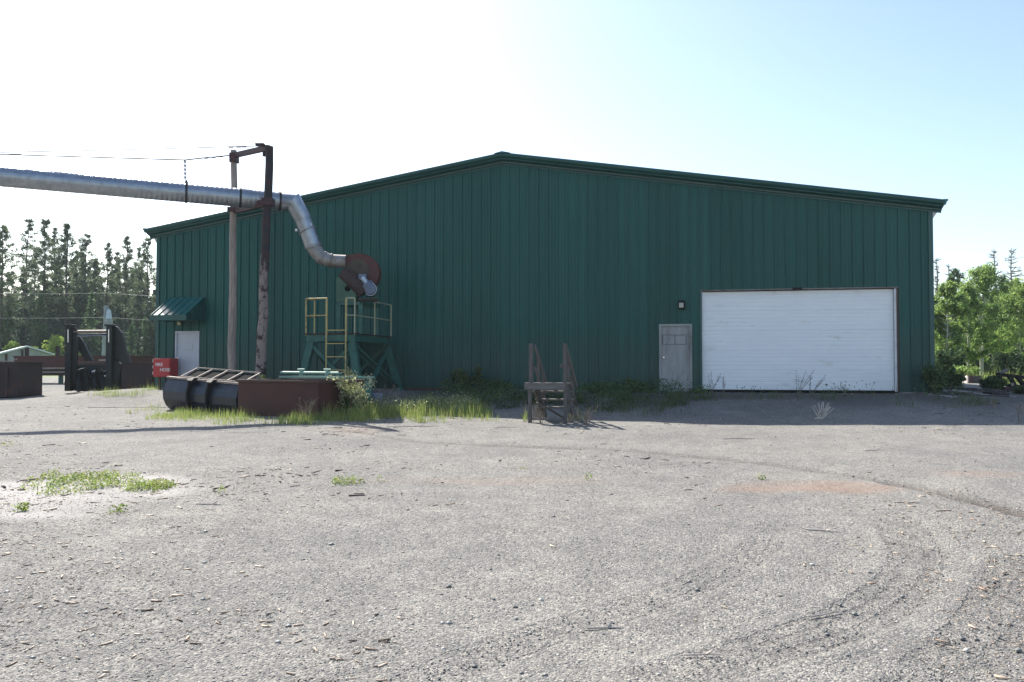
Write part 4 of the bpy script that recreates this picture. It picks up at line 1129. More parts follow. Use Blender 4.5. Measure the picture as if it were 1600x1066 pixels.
mb = MB(); mb.prism([(al, zl), (0, pk.z), (0, pk.z - .12), (al, zl - .14)], o0, SA, (0, 0, 1), SD, 7.6)
mb.prism([(.002, pk.z), (ar, zr), (ar, zr - .1), (.002, pk.z - .12)], o0, SA, (0, 0, 1), SD, 7.6); mb.build('shed_roof', M['shed_roof'], sh)
for px in (35, 10):
    p = shp(px, 560) + SD * .22; f = q(p)[0]; MB().bar(Vector((p.x, p.y, zg)), Vector((p.x, p.y, pk.z - .22 + f * (pk.z - zl) / abs(al))), .16, .1, up=SD).build('shed_batten', M['fan_dark'], sh)

# ------------------------------------------------------------------ wooden steps
def steps():
    O = gp(825, 661); Rz = UA - R(2)
    st = empty('wooden_steps', O, Rz, 'weathered grey wooden steps with handrails, standing loose in front of the wall', 'steps')
    W_ = .84; H_ = at(850, 598, O.y).z - O.z; PT = at(828, 537, O.y).z - O.z
    b = lambda nm, mat=None: None
    def bx(nm, x0, x1, y0, y1, z0, z1, mat=M['wood']): return MB().box(x0, x1, y0, y1, z0, z1).build(nm, mat, st, local=True)
    bx('landing', -.07, W_ + .03, -.05, .16, H_ - .035, H_, M['wood_h']); bx('landing', -.06, W_ + .035, .17, .33, H_ - .037, H_ - .003, M['wood_h'])
    bx('apron', -.07, W_ - .01, -.042, -.004, H_ - .15, H_ - .038, M['wood_h'])
    bx('front_post', 0.0, .07, 0, .09, -.06, H_ - .04); bx('front_post', W_ - .06, W_ + .01, 0, .09, -.1, H_ - .04)
    bx('rail_post', 0.02, .10, -.0, .07, H_ + .001, PT); bx('rail_post', W_ - .07, W_, .0, .07, H_ + .001, PT)
    run, drop, nst = .30, .19, 4
    for x in (0.1, W_ - .05):
        MB().bar((x, .3, H_ - .12), (x, .3 + run * 4, H_ - .12 - drop * 4), .04, .24).build('stringer', M['wood'], st, local=True)
        MB().bar((x + .045, .04, PT - .06), (x + .045, 1.5, PT - .06 - 1.46 * drop / run), .035, .10).build('handrail', M['wood'], st, local=True)
        MB().bar((x + .045, .04, PT - .52), (x + .045, 1.35, PT - .52 - 1.31 * drop / run), .03, .09).build('mid_rail', M['wood'], st, local=True)
        for yy in (.62, 1.2):
            zt_ = PT - .02 - yy * drop / run
            bx('rail_post', x - .035, x + .035 - .012, yy, yy + .08, H_ - .3 - yy * drop / run, zt_ + .08)
    for k_ in range(1, nst):
        bx('tread', .02, W_ + .02, .3 + run * (k_ - 1) + .03, .3 + run * k_ + .02, H_ - drop * k_ - .035, H_ - drop * k_, M['wood_h'])
    bx('bottom_bar', .09, W_ - .07, .02, .06, .06, .11, M['wood_h'])
    MB().bar((.1, .5, H_ - .45), (W_ - .25, 1.1, .05), .07, .03).build('brace', M['wood'], st, local=True)
    bx('cleat', W_ - .13, W_ - .075, -.03, .03, PT - .52, PT - .44)
steps()

# ------------------------------------------------------------------ right-hand junk
def board_pile():
    c = gp(1520, 630)
    bp = []
    specs = [  # px0,py0,px1,py1,w,h,label
        (1448, 618, 1492, 621, .22, .06, 'short grey board lying at the left end of the board pile', M['board']),
        (1478, 606, 1572, 612, .16, .08, 'dark beam on top of the board pile, by the crate', M['pole_dark']),
        (1488, 610, 1583, 624, .20, .05, 'long grey plank slanting across the board pile', M['board']),
        (1493, 620, 1560, 625, .15, .05, 'dark plank in the middle of the board pile', M['wood']),
        (1494, 626, 1570, 629, .14, .045, 'pale-edged plank under the board pile', M['board']),
        (1482, 611, 1530, 617, .10, .04, 'narrow board poking out left under the dark beam', M['wood']),
        (1515, 618, 1588, 621, .12, .045, 'narrow silvered board on the right half of the pile', M['board']),
        (1500, 623, 1590, 631, .10, .04, 'thin plank crossing low in front of the pile', M['wood_h']),
        (1470, 612, 1505, 622, .10, .04, 'short slanting plank at the left end near the corner shrub', M['pole_dark']),
        (1486, 617, 1578, 622, .36, .10, 'dark beam forming the middle layer of the board pile', M['pole_dark']),
        (1498, 625, 1582, 629, .30, .10, 'dark beam forming the bottom layer of the board pile', M['pole_dark']),
        (1555, 629, 1584, 635, .2, .12, 'dark block at the right end of the board pile', M['pole_dark']),
    ]
    for k_, (x0, y0, x1, y1, w_, h_, lb, mt) in enumerate(specs):
        Y0 = 21.6 + (k_ == 1) * .5
        a, b = at(x0, y0, Y0 + .5), at(x1, y1, Y0 - .3)
        o = MB().bar(a, b, w_, h_).build('board', mt); tag(o, lb, 'board', 'boards in the pile right of the warehouse')
    # bearers that carry the pile
    for px, lb in ((1505, 'left bearer under the board pile'), (1560, 'right bearer under the board pile')):
        a = at(px, 632, 21.9); z_ = float(gz(a.x, a.y)); p = Vector((a.x, a.y, 0))
        o = MB().box(a.x - .14, a.x + .14, a.y - .25, a.y + .5, z_ - .08, z_ + .07).build('bearer', M['pole_dark']); tag(o, lb, 'bearer', 'boards in the pile right of the warehouse')
board_pile()
cA, cB = at(1502, 600, 37.4), at(1512, 601, 36); cC = at(1533, 600, 37.2)
cr = empty('crate', (*cB.xy, float(gz(cB.x, cB.y))), 0, 'red and white box standing behind the board pile', 'crate')
zt_ = at(1515, 587, 36.5).z; zb_ = float(gz(cB.x, cB.y)) - .05
def vquad(a, b, z0_, z1_, t, nm, mat, root):
    d = Vector((b.x - a.x, b.y - a.y, 0)).normalized(); nrm = Vector((-d.y, d.x, 0)) * t
    vs = [Vector((*a.xy, z0_)), Vector((*b.xy, z0_)), Vector((*(b + nrm).xy, z0_)), Vector((*(a + nrm).xy, z0_))]
    vs += [Vector((v.x, v.y, z1_)) for v in vs]
    return MB().add(vs, [(3, 2, 1, 0), (4, 5, 6, 7), (0, 1, 5, 4), (1, 2, 6, 5), (2, 3, 7, 6), (3, 0, 4, 7)]).build(nm, mat, root)
vquad(cA, cB, zb_, zt_, .04, 'white_side', surf('pink_white_board', (.7, .62, .62), (.6, .45, .46), .6, scale=6, stretch=(1, 1, 5)), cr)
vquad(cB + Vector((.02, -.01, 0)), cB + Vector((.24, .05, 0)), zb_, zt_ + .01, .05, 'corner_board', M['fan_red'], cr)
vquad(cB + Vector((.25, .05, 0)), cC, zb_, zt_ - .02, .05, 'front_side', M['fan_dark'], cr)
vquad(cC + Vector((.05, .05, 0)), cC + Vector((-.7, 1.0, 0)), zb_, zt_ - .02, .05, 'rear_side', M['fan_dark'], cr)
vquad(cA + Vector((.0, .06, 0)), cC + Vector((-.72, 1.06, 0)), zb_, zt_ - .01, .05, 'rear_side', M['fan_dark'], cr)
# dark metal frame at the right edge
YM = 24.8
mf = empty('scrap_frame', gpt(*at(1590, 612, YM).xy), 0, 'dark welded metal frame lying at the right edge of the yard', 'scrap frame')
for a, b, w_ in (((1559, 585), (1640, 595), .10), ((1562, 600), (1640, 611), .10), ((1560, 584), (1566, 618), .12), ((1576, 586), (1586, 604), .10), ((1590, 589), (1602, 606), .10), ((1610, 590), (1618, 612), .1), ((1566, 617), (1640, 622), .09)):
    MB().bar(at(*a, YM), at(*b, YM + .1), w_).build('bar', M['black'], mf)
for a, b in (((1559, 585), (1575, 578)), ((1562, 612), (1580, 604))): MB().bar(at(*a, YM), at(*b, YM + 1.6), .08).build('bar', M['black'], mf)
c = at(1582, 601, YM - .08); MB().tube([c, c + Vector((0, .06, 0))], .05, 10).build('bolt_plate', M['worn'], mf)
c = at(1590, 611, YM - .08); MB().tube([c, c + Vector((0, .06, 0))], .05, 10).build('bolt_plate', M['worn'], mf)
MB().bar(at(1566, 611, YM + .05), at(1580, 612, YM + .05), .3, .25).build('gearbox', M['fan_dark'], mf)
# pale bucket in the grass beneath the tower
c = gp(588, 634); c = Vector((c.x, c.y + .2, c.z)); mb = MB(); mb.tube([c + Vector((0, 0, .0)), c + Vector((-.03, 0, .30)), c + Vector((-.03, 0, .32))], [.13, .16, .17], 18)
o = mb.build('plastic_pail', M['stone_pale'], smooth=40); tag(o, 'pale blue plastic pail half hidden in grass under the tower', 'pail')

# ------------------------------------------------------------------ vegetation helpers
def rot_basis(n):
    a = rng.normal(size=(n, 3)); a /= np.linalg.norm(a, axis=1)[:, None]
    b = rng.normal(size=(n, 3)); b -= (a * b).sum(1)[:, None] * a; b /= np.linalg.norm(b, axis=1)[:, None]
    return a, b
def leaves(C, L, Wd, droop=None, dirs=None, flat=.0):
    """diamond leaves centred on C"""
    n = len(C); a, b = rot_basis(n)
    if dirs is not None:
        a = dirs + a * .45; a /= np.linalg.norm(a, axis=1)[:, None]
        b -= (a * b).sum(1)[:, None] * a; b /= np.linalg.norm(b, axis=1)[:, None]
    L = (L * (.6 + .8 * rng.random(n)))[:, None]; Wd = (Wd * (.6 + .8 * rng.random(n)))[:, None]
    V = np.stack([C - a * L / 2, C + b * Wd / 2, C + a * L / 2, C - b * Wd / 2], 1)
    return V.reshape(-1, 3)
def quads(n): return np.arange(4 * n).reshape(-1, 4)
def clump_pts(centers, radii, per):
    n = len(centers); c = np.repeat(centers, per, 0); r = np.repeat(radii, per)
    d = rng.normal(size=(n * per, 3)); d /= np.linalg.norm(d, axis=1)[:, None]
    return c + d * (r * rng.random(n * per) ** .5)[:, None]

def pine_mesh(h, start, spread, seed, dens=1.0, bend=.0):
    rr = random.Random(seed); mb = MB(); pts = []; rs = []
    for k_ in range(9):
        f = k_ / 8; pts.append(Vector((bend * h * f * f + rr.uniform(-.06, .06), rr.uniform(-.06, .06), h * f))); rs.append(.17 * (1 - f) ** .8 * h / 17 + .02)
    mb.tube(pts, rs, 6)
    cs = []; rad = []
    z = h * start
    def axis(z): f = z / h; return bend * h * f * f
    while z < h * .99:
        f = (z / h - start) / (1 - start)
        R_ = spread * 1.25 * ((1 - f) ** .85 * 1.15 * min(1, f * 4 + .35) + .06) * rr.uniform(.4, 1.2)
        for _ in range(rr.choice((2, 3, 3, 4))):
            a = rr.uniform(0, 6.28); r_ = R_ * rr.uniform(.5, 1.1)
            tip = Vector((axis(z) + math.cos(a) * r_, math.sin(a) * r_, z + r_ * rr.uniform(-.15, .35)))
            b0 = Vector((axis(z), 0, z - .1))
            mb.tube([b0, tip], [.03, .01], 3, caps=False)
            nn = max(2, int(r_ / .42))
            for i in range(nn):
                t = (i + 1) / nn
                cs.append(b0.lerp(tip, .25 + .75 * t)); rad.append((.20 + .2 * rr.random()) * (1.15 - .45 * f))
        z += rr.uniform(.22, .5) / dens
    # dead stubs below crown
    for _ in range(22):
        z = rr.uniform(h * .12, h * start); a = rr.uniform(0, 6.28); L_ = rr.uniform(.3, 1.1)
        mb.tube([Vector((axis(z), 0, z)), Vector((axis(z) + math.cos(a) * L_, math.sin(a) * L_, z + rr.uniform(-.2, .1)))], [.02, .008], 3, caps=False)
    C = clump_pts(np.array([tuple(c) for c in cs]), np.array(rad), 25)
    V = leaves(C, .28, .075)
    return mb, V
def spruce_pts(h, r, seed, base=.05, step=.32):
    rr = random.Random(seed); cs = []
    z = h * base
    while z < h:
        f = 1 - z / h; R_ = r * (f ** .85) * rr.uniform(.8, 1.1) + .05
        nb = max(4, int(5 + R_ * 4))
        for k_ in range(nb):
            a = rr.uniform(0, 6.28); q = R_ * rr.uniform(.75, 1.1); m_ = max(2, int(q / .25))
            for i in range(m_):
                t = (i + .6) / m_
                cs.append((math.cos(a) * q * t, math.sin(a) * q * t, z - q * t * .28 + rr.uniform(-.05, .05)))
        z += step * rr.uniform(.8, 1.25)
    cs.append((0, 0, h))
    return np.array(cs)
def mk_tree(name, loc, trunk_mb, crownV, tmat, cmat, label, cat, group=None, rz=0.0, lean=0.0, leany=0.0):
    root = empty(name, loc, 0, label, cat, group, rot=(leany, lean, rz))
    trunk_mb.build('trunk', tmat, root, local=True)
    if crownV is not None: link_mesh('crown', crownV, quads(len(crownV) // 4), cmat, root, local=True)
    return root
def copy_tree(src, loc, rz, sc, label, lean=0, group=None):
    r = src.copy(); COL.objects.link(r); r.location = loc; r.rotation_euler = (0, lean, rz); r.scale = (sc[0], sc[0], sc[1]); r['label'] = label
    if group: r['group'] = group
    for ch in src.children:
        c = ch.copy(); COL.objects.link(c); c.parent = r
    return r

# ------------------------------------------------------------------ left forest: tall pines
GF = 'tall pines of the left forest'
def base_at(px, Y): p = at(px, 578, Y); return gpt(p.x, Y, -.2)
def hgt(px, py, Y): return at(px, py, Y).z - base_at(px, Y).z
pines = [  # px base, px top, py top, Y, crown start, spread, label
    (2, 4, 350, 78, .30, 2.6, 'bushy dark pine cut by the left edge of the photo'),
    (33, 46, 338, 88, .62, 1.7, 'slender pine leaning right with a sparse top, second from the left edge'),
    (66, 71, 342, 84, .38, 2.2, 'dense tall pine right of the slender leaning one'),
    (85, 86, 356, 95, .45, 1.4, 'narrow pine squeezed between two denser tall pines'),
    (101, 106, 350, 86, .40, 2.2, 'tall full-crowned pine above the left mast of the fork frame'),
    (123, 137, 361, 90, .42, 2.0, 'slim pine leaning right above the middle of the fork frame'),
    (116, 120, 390, 100, .45, 1.6, 'shorter pine just left of the slim leaning pine'),
    (148, 149, 402, 92, .50, 1.7, 'thin short pine in the gap left of the transformer pole'),
    (166, 168, 380, 88, .36, 1.7, 'pointed pine directly behind the transformer pole'),
    (180, 183, 392, 96, .35, 1.7, 'brownish pine right of the pointed one'),
    (194, 199, 369, 90, .45, 1.7, 'tall narrow pine between the transformer pole and the warehouse'),
    (214, 218, 384, 98, .35, 1.5, 'pine partly behind the next one, near the warehouse eave'),
    (228, 231, 371, 84, .35, 2.0, 'pine touching the left eave of the warehouse'),
    (52, 55, 392, 104, .5, 1.4, 'thin pine behind the leaning and the dense pine'),
    (20, 18, 420, 100, .4, 1.8, 'low pine in the gap beside the bushy left-edge pine'),
]
for i, (pb_, pt_, py_, Y, st_, sp_, lb) in enumerate(pines):
    b0 = base_at(pb_, Y); h = at(pt_, py_, Y).z - b0.z
    mb, cv = pine_mesh(h, st_, sp_, 100 + i, dens=1.25 if sp_ > 2 else 1.0)
    lean = math.atan2(at(pt_, py_, Y).x - b0.x, h)
    mk_tree('pine_tree', b0, mb, cv, M['bark'], M['pine'], lb, 'pine tree', GF, lean=lean)
# beyond them, a mass of forest; in front, a dark spruce thicket
def mass(name, spots, mat, label, cat, per=9, L=.38, Wd=.13, step=.42):
    allV = []
    for k_, (x, y_, h, r) in enumerate(spots):
        c = spruce_pts(h, r, k_, step=step) + np.array([x, y_, float(gz(x, y_))])
        C = clump_pts(c, np.full(len(c), .24), per)
        allV.append(leaves(C, L, Wd))
    V = np.vstack(allV)
    o = link_mesh(name, V, quads(len(V) // 4), mat, origin=(0, 0, 0)); return tag(o, label, cat, kind='stuff')
rr = random.Random(5); sp_ = []
for k_ in range(66):
    px = -60 + k_ * 6.6 + rr.uniform(-5, 5) - 40; Y = rr.uniform(86, 112); p = base_at(px, Y); sp_.append((p.x, Y, rr.uniform(8, 14.5), rr.uniform(1.5, 2.3)))
mass('forest_mass', sp_, M['spruce'], 'dark mass of forest filling in behind the tall pines', 'forest', per=6, L=.5, Wd=.18, step=.5)
sp_ = []
for k_ in range(40):
    px = -60 + k_ * 9 + rr.uniform(-5, 5); Y = rr.uniform(79, 85); p = base_at(px, Y); sp_.append((p.x, Y, rr.uniform(3.5, 6.6), rr.uniform(1.1, 1.7)))
mass('spruce_thicket', sp_, M['spruce'], 'low dark spruce thicket at the foot of the tall pines', 'thicket', per=8, L=.34, Wd=.12, step=.38)
for k_, (px, py, lb) in enumerate(((62, 455, 'bright green young spruce above the shed roof'), (12, 470, 'light green young spruce at the left edge, above the shed'), (142, 458, 'bright young spruce seen between the masts of the fork frame'), (226, 500, 'young green spruce beside the left corner of the warehouse'), (204, 508, 'small young spruce left of the one at the warehouse corner'))):
    Y = 78.5 - k_ * .4; b0 = base_at(px, Y); h = at(px, py, Y).z - b0.z; c = spruce_pts(h, h * .2, 40 + k_, step=.34)
    mk_tree('young_spruce', b0, MB().tube([(0, 0, 0), (0, 0, h * .97)], [.09, .02], 6), leaves(clump_pts(c, np.full(len(c), .2), 8), .3, .1), M['bark'], M['spruce_lit'], lb, 'spruce tree', 'young spruces before the left forest')
# lime shrubs behind shed and trough
def shrub(name, loc, r, h, n, mat, label, cat, group=None, L=.12, Wd=.07, stems=7, seed=0, smat=None, flat=1.0):
    rr = random.Random(seed); root = empty(name, loc, rr.uniform(0, 6), label, cat, group)
    mb = MB(); cs = []; rad = []
    for k_ in range(stems):
        a = rr.uniform(0, 6.28); q = r * rr.uniform(.15, .85); hh = h * rr.uniform(.55, 1.0) * (1 - .35 * (q / r))
        tip = Vector((math.cos(a) * q, math.sin(a) * q * flat, hh)); midp = tip * .5 + Vector((0, 0, hh * .12))
        mb.tube([Vector((0, 0, -.05)), midp, tip], [.02 * h + .004, .012 * h + .003, .004], 4, caps=False)
        for i in range(5):
            t = .3 + .7 * (i + rr.random()) / 5; pnt = midp.lerp(tip, (t - .5) * 2) if t > .5 else (midp * t * 2)
            cs.append(tuple(pnt + Vector((rr.gauss(0, .12) * r, rr.gauss(0, .12) * r * flat, rr.gauss(0, .06) * h)))); rad.append(r * rr.uniform(.16, .34))
    mb.build('stem', smat or M['bark'], root, local=True)
    C = clump_pts(np.array(cs), np.array(rad), max(3, n // len(cs))); C[:, 2] = np.abs(C[:, 2])
    V = leaves(C, L, Wd); link_mesh('foliage', V, quads(len(V) // 4), mat, root, local=True)
    return root
for k_, (px, py, w_, lb) in enumerate(((27, 525, 26, 'lime green shrub showing over the left slope of the shed roof'), (58, 527, 15, 'small lime shrub over the right slope of the shed roof'), (88, 518, 30, 'large lime green shrub left of the fork frame'), (130, 540, 10, 'lime shrub seen between the masts of the fork frame'))):
    Y = 73; b0 = base_at(px, Y); h = at(px, py, Y).z - b0.z; r = w_ / FPX * Y
    shrub('lime_shrub', b0, r, h, 4200, M['lime'], lb, 'shrub', 'lime shrubs behind the shed', L=.22, Wd=.14, stems=12, seed=k_)

# ------------------------------------------------------------------ right-hand trees
def broadleaf(h, r, seed, n=9000, L=.13, Wd=.09, crown0=.18, trunks=1):
    rr = random.Random(seed); mb = MB(); cs = []; rad = []
    for t_ in range(trunks):
        ox = rr.uniform(-.3, .3) * (trunks > 1) * 2; lx = rr.uniform(-.04, .04) * h
        tr = [Vector((ox + lx * f, rr.uniform(-.04, .04) * h * f * .5, h * .97 * f)) for f in [k_ / 6 for k_ in range(7)]]
        mb.tube(tr, [.085 * h / 7 * (1 - .85 * k_ / 6) for k_ in range(7)], 7)
        nb = int(26 / trunks) + 8
        for k_ in range(nb):
            f = crown0 + (1 - crown0) * (k_ + rr.random()) / nb; i = min(5, int(f * 6)); b0 = tr[i].lerp(tr[i + 1], f * 6 - i)
            prof_ = math.sin(min(1, (f - crown0) / (1 - crown0) * .82 + .16) * math.pi) ** .7
            a = rr.uniform(0, 6.28); q = r * prof_ * rr.uniform(.55, 1.1)
            tip = b0 + Vector((math.cos(a) * q, math.sin(a) * q, q * rr.uniform(.25, .8)))
            mb.tube([b0, b0.lerp(tip, .5) + Vector((0, 0, .05 * q)), tip], [.02 * (1 - f) + .012, .012, .005], 4, caps=False)
            for j in range(4):
                t = .35 + .65 * (j + rr.random()) / 4; cs.append(tuple(b0.lerp(tip, t) + Vector((rr.gauss(0, .1), rr.gauss(0, .1), rr.gauss(0, .1))) * r * .6)); rad.append(rr.uniform(.12, .42) * (r * .5 + .25))
        cs.append(tuple(tr[-1])); rad.append(.3)
    C = clump_pts(np.array(cs), np.array(rad), max(4, n // len(cs)))
    return mb, leaves(C, L, Wd)
GA = 'leafy trees right of the warehouse'
asp = [  # px, top py, Y, radius m, label, mat, barkmat, trunks
    (1530, 421, 47, 1.75, 'bright green aspen with pale trunks, fullest tree right of the warehouse', M['aspen'], 2),
    (1512, 448, 45, 1.2, 'lighter small aspen leaning against the left of the fullest one', M['aspen'], 1),
    (1594, 442, 49, 1.9, 'bright aspen cut by the right edge of the photo', M['aspen'], 1),
    (1478, 440, 44, 1.3, 'green aspen beside the right corner of the warehouse', M['aspen'], 1),
    (1552, 455, 58, 1.7, 'darker leafy tree between the two bright aspens', M['aspen_dk'], 1),
    (1640, 430, 48, 2.0, 'aspen just beyond the right edge of the photo', M['aspen'], 1),
]
for i, (px, py, Y, r, lb, mt, tk) in enumerate(asp):
    b0 = gpt(*at(px, 585, Y).xy, -.1); h = at(px, py, Y).z - b0.z
    mb, cv = broadleaf(h, r, 300 + i, n=12500, trunks=tk, L=.12, Wd=.085)
    mk_tree('aspen_tree', b0, mb, cv, M['bark_pale'], mt, lb, 'aspen tree', GA)
def dead_mesh(h, seed, spread):
    rr = random.Random(seed); mb = MB(); mb.tube([Vector((rr.uniform(-.05, .05), rr.uniform(-.05, .05), h * k_ / 6)) for k_ in range(7)], [.20 * (1 - k_ / 6.6) for k_ in range(7)], 6)
    z = h * .25
    while z < h * .985:
        f = z / h; R_ = spread * (1.15 - f) * (.5 + rr.random())
        for _ in range(3):
            a = rr.uniform(0, 6.28); tip = Vector((math.cos(a) * R_, math.sin(a) * R_, z + R_ * rr.uniform(-.1, .5)))
            mb.tube([Vector((0, 0, z)), tip], [.06 * (1.2 - f) + .02, .018], 4, caps=False)
            for _2 in range(3):
                q = Vector((0, 0, z)).lerp(tip, rr.uniform(.4, .95)); mb.tube([q, q + Vector((rr.gauss(0, .2), rr.gauss(0, .2), rr.uniform(0, .25)))], [.022, .012], 3, caps=False)
        z += rr.uniform(.16, .34)
    return mb
for i, (px, py, Y, s_, lb) in enumerate(((1557, 389, 66, .9, 'bare dead tree with a ragged top above the darker leafy tree'), (1583, 388, 66, 1.7, 'widest bare dead tree, near the right edge'), (1466, 405, 64, .6, 'thin bare dead tree close to the warehouse corner'), (1485, 412, 62, .7, 'bare dead spire above the green aspen by the warehouse corner'))):
    b0 = gpt(*at(px, 585, Y).xy, -.1); h = at(px, py, Y).z - b0.z; root = empty('dead_tree', b0, 0, lb, 'dead tree', 'bare dead trees on the right')
    dead_mesh(h, 60 + i, s_).build('trunk', M['bark_dead'], root, local=True)
for i, (px, py, Y, lb) in enumerate(((1496, 418, 60, 'dark pine standing behind the small aspen on the right'), (1538, 415, 63, 'narrow pine whose tip rises over the fullest aspen'), (1567, 432, 56, 'dark bushy pine left of the right-edge aspen'))):
    b0 = gpt(*at(px, 585, Y).xy, -.1); h = at(px, py, Y).z - b0.z; mb, cv = pine_mesh(h, .25, 1.5, 500 + i, 1.2)
    mk_tree('pine_tree', b0, mb, cv, M['bark'], M['spruce_lit'], lb, 'pine tree', 'pines behind the right aspens')
sp_ = []
for k_ in range(26):
    px = 1440 + k_ * 9.5; Y = rr.uniform(60, 72); p = gpt(*at(px, 585, Y).xy); sp_.append((p.x, Y, rr.uniform(4.8, 7.4), rr.uniform(1.2, 1.8)))
mass('right_thicket', sp_, M['spruce_lit'], 'dark green thicket behind the aspens on the right', 'thicket', per=8, L=.34, Wd=.14)
sp_ = []
for k_ in range(34):
    Y = rr.uniform(84, 100); X = -8 + k_ * 2.1 + rr.uniform(-.8, .8); sp_.append((X, Y, rr.uniform(5, 8), rr.uniform(1.5, 2.2)))
mass('back_thicket', sp_, M['spruce_lit'], 'forest edge far beyond the warehouse, between the left and right trees', 'thicket', per=6, L=.45, Wd=.18, step=.5)
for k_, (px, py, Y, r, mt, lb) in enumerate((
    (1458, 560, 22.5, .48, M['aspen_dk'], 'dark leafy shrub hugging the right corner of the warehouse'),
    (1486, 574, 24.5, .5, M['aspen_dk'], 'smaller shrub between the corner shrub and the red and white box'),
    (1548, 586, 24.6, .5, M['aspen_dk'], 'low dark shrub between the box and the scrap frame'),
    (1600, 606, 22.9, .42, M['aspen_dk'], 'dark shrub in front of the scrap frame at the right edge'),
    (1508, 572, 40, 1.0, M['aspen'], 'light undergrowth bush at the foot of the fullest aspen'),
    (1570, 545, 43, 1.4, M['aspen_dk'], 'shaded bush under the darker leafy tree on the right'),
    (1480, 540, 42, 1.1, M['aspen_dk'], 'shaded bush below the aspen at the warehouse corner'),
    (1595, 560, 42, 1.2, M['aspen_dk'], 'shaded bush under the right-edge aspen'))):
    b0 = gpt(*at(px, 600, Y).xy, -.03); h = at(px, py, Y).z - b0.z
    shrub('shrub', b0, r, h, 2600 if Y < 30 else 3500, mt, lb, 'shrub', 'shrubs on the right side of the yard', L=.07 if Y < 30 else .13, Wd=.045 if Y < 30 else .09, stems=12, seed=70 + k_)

# ------------------------------------------------------------------ weeds and grass
def blades(P, h, w_, lean=.35):
    n = len(P); a = rng.random(n) * 6.28; hh = h * (.35 + .95 * rng.random(n) ** 1.5) * (1 + 1.1 * vnoise(P[:, 0], P[:, 1], .4))
    side = np.stack([np.cos(a), np.sin(a), np.zeros(n)], -1) * (w_ * (.7 + .6 * rng.random(n)))[:, None] / 2
    b = rng.random(n) * 6.28; ln = np.stack([np.cos(b), np.sin(b), np.zeros(n)], -1) * (hh * lean * rng.random(n))[:, None]
    up = np.array([0, 0, 1.]) * hh[:, None]
    m1 = P + up * .55 + ln * .3; t = P + up + ln
    V = np.stack([P - side, P + side, m1 + side * .7, m1 - side * .7, m1 - side * .7, m1 + side * .7, t + side * .1, t - side * .1], 1)
    return V.reshape(-1, 3)
def grass_obj(name, P, h, w_, mat, label, cat, lean=.35, kind='stuff'):
    V = blades(P, h, w_, lean); o = link_mesh(name, V, quads(len(V) // 4), mat, origin=(0, 0, 0)); return tag(o, label, cat, kind=kind)
def patch_pts(regions):
    out = []
    for (px, py, rx, ry, n) in regions:   # ellipse on the ground
        c = gp(px, py); r_ = gp(px + rx, py); f_ = gp(px, py - ry); n_ = gp(px, py + ry)
        ax, ay = abs(r_.x - c.x), abs(f_.y - n_.y) / 2
        t = rng.random(n) * 6.28; q = np.sqrt(rng.random(n)); X = c.x + ax * q * np.cos(t); Y = (f_.y + n_.y) / 2 + ay * q * np.sin(t)
        # clumping
        keep = (vnoise(X, Y, .45) * 1.7 + vnoise(X + 9, Y, .13) * 1.0 + .42) > rng.random(n) * .9
        X, Y = X[keep], Y[keep]; out.append(np.stack([X, Y, gz(X, Y) - .01], -1))
    return np.vstack(out)
P = patch_pts([(640, 648, 130, 14, 8500), (560, 650, 60, 10, 3200), (700, 640, 60, 14, 5200), (545, 640, 40, 10, 2200)])
grass_obj('tall_grass', P, .29, .009, M['grass'], 'bright sunlit grass in front of the tower and left of the steps', 'grass')
P = patch_pts([(330, 652, 90, 7, 2600), (420, 660, 90, 5, 2000), (480, 660, 50, 6, 1500), (285, 648, 40, 6, 800)])
grass_obj('bin_grass', P, .18, .008, M['grass'], 'thin sunlit grass along the front of the bucket and bin', 'grass')
P = patch_pts([(225, 611, 14, 5, 1500), (205, 618, 40, 3, 350), (238, 640, 22, 8, 500), (160, 616, 22, 3, 350)])
grass_obj('left_grass', P, .22, .009, M['grass'], 'grass by the rusty container and the fire cabinet', 'grass')
P = patch_pts([(740, 628, 110, 10, 1500), (960, 634, 100, 12, 1500), (1075, 628, 50, 8, 700), (1170, 622, 60, 5, 220), (1300, 622, 120, 4, 350), (1480, 632, 90, 8, 380), (860, 634, 60, 8, 500), (990, 640, 110, 12, 500)])
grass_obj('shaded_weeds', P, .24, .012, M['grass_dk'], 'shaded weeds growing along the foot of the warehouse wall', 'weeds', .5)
P = patch_pts([(830, 655, 14, 6, 160), (905, 657, 22, 6, 260), (840, 655, 20, 4, 80)])
grass_obj('step_grass', P, .26, .010, M['dry'], 'dry grass tufts around the legs of the wooden steps', 'grass')
P = patch_pts([(900, 655, 16, 5, 130), (822, 655, 8, 5, 100), (770, 655, 30, 5, 120)])
grass_obj('step_weeds', P, .2, .012, M['grass'], 'green tufts beside the wooden steps', 'grass')
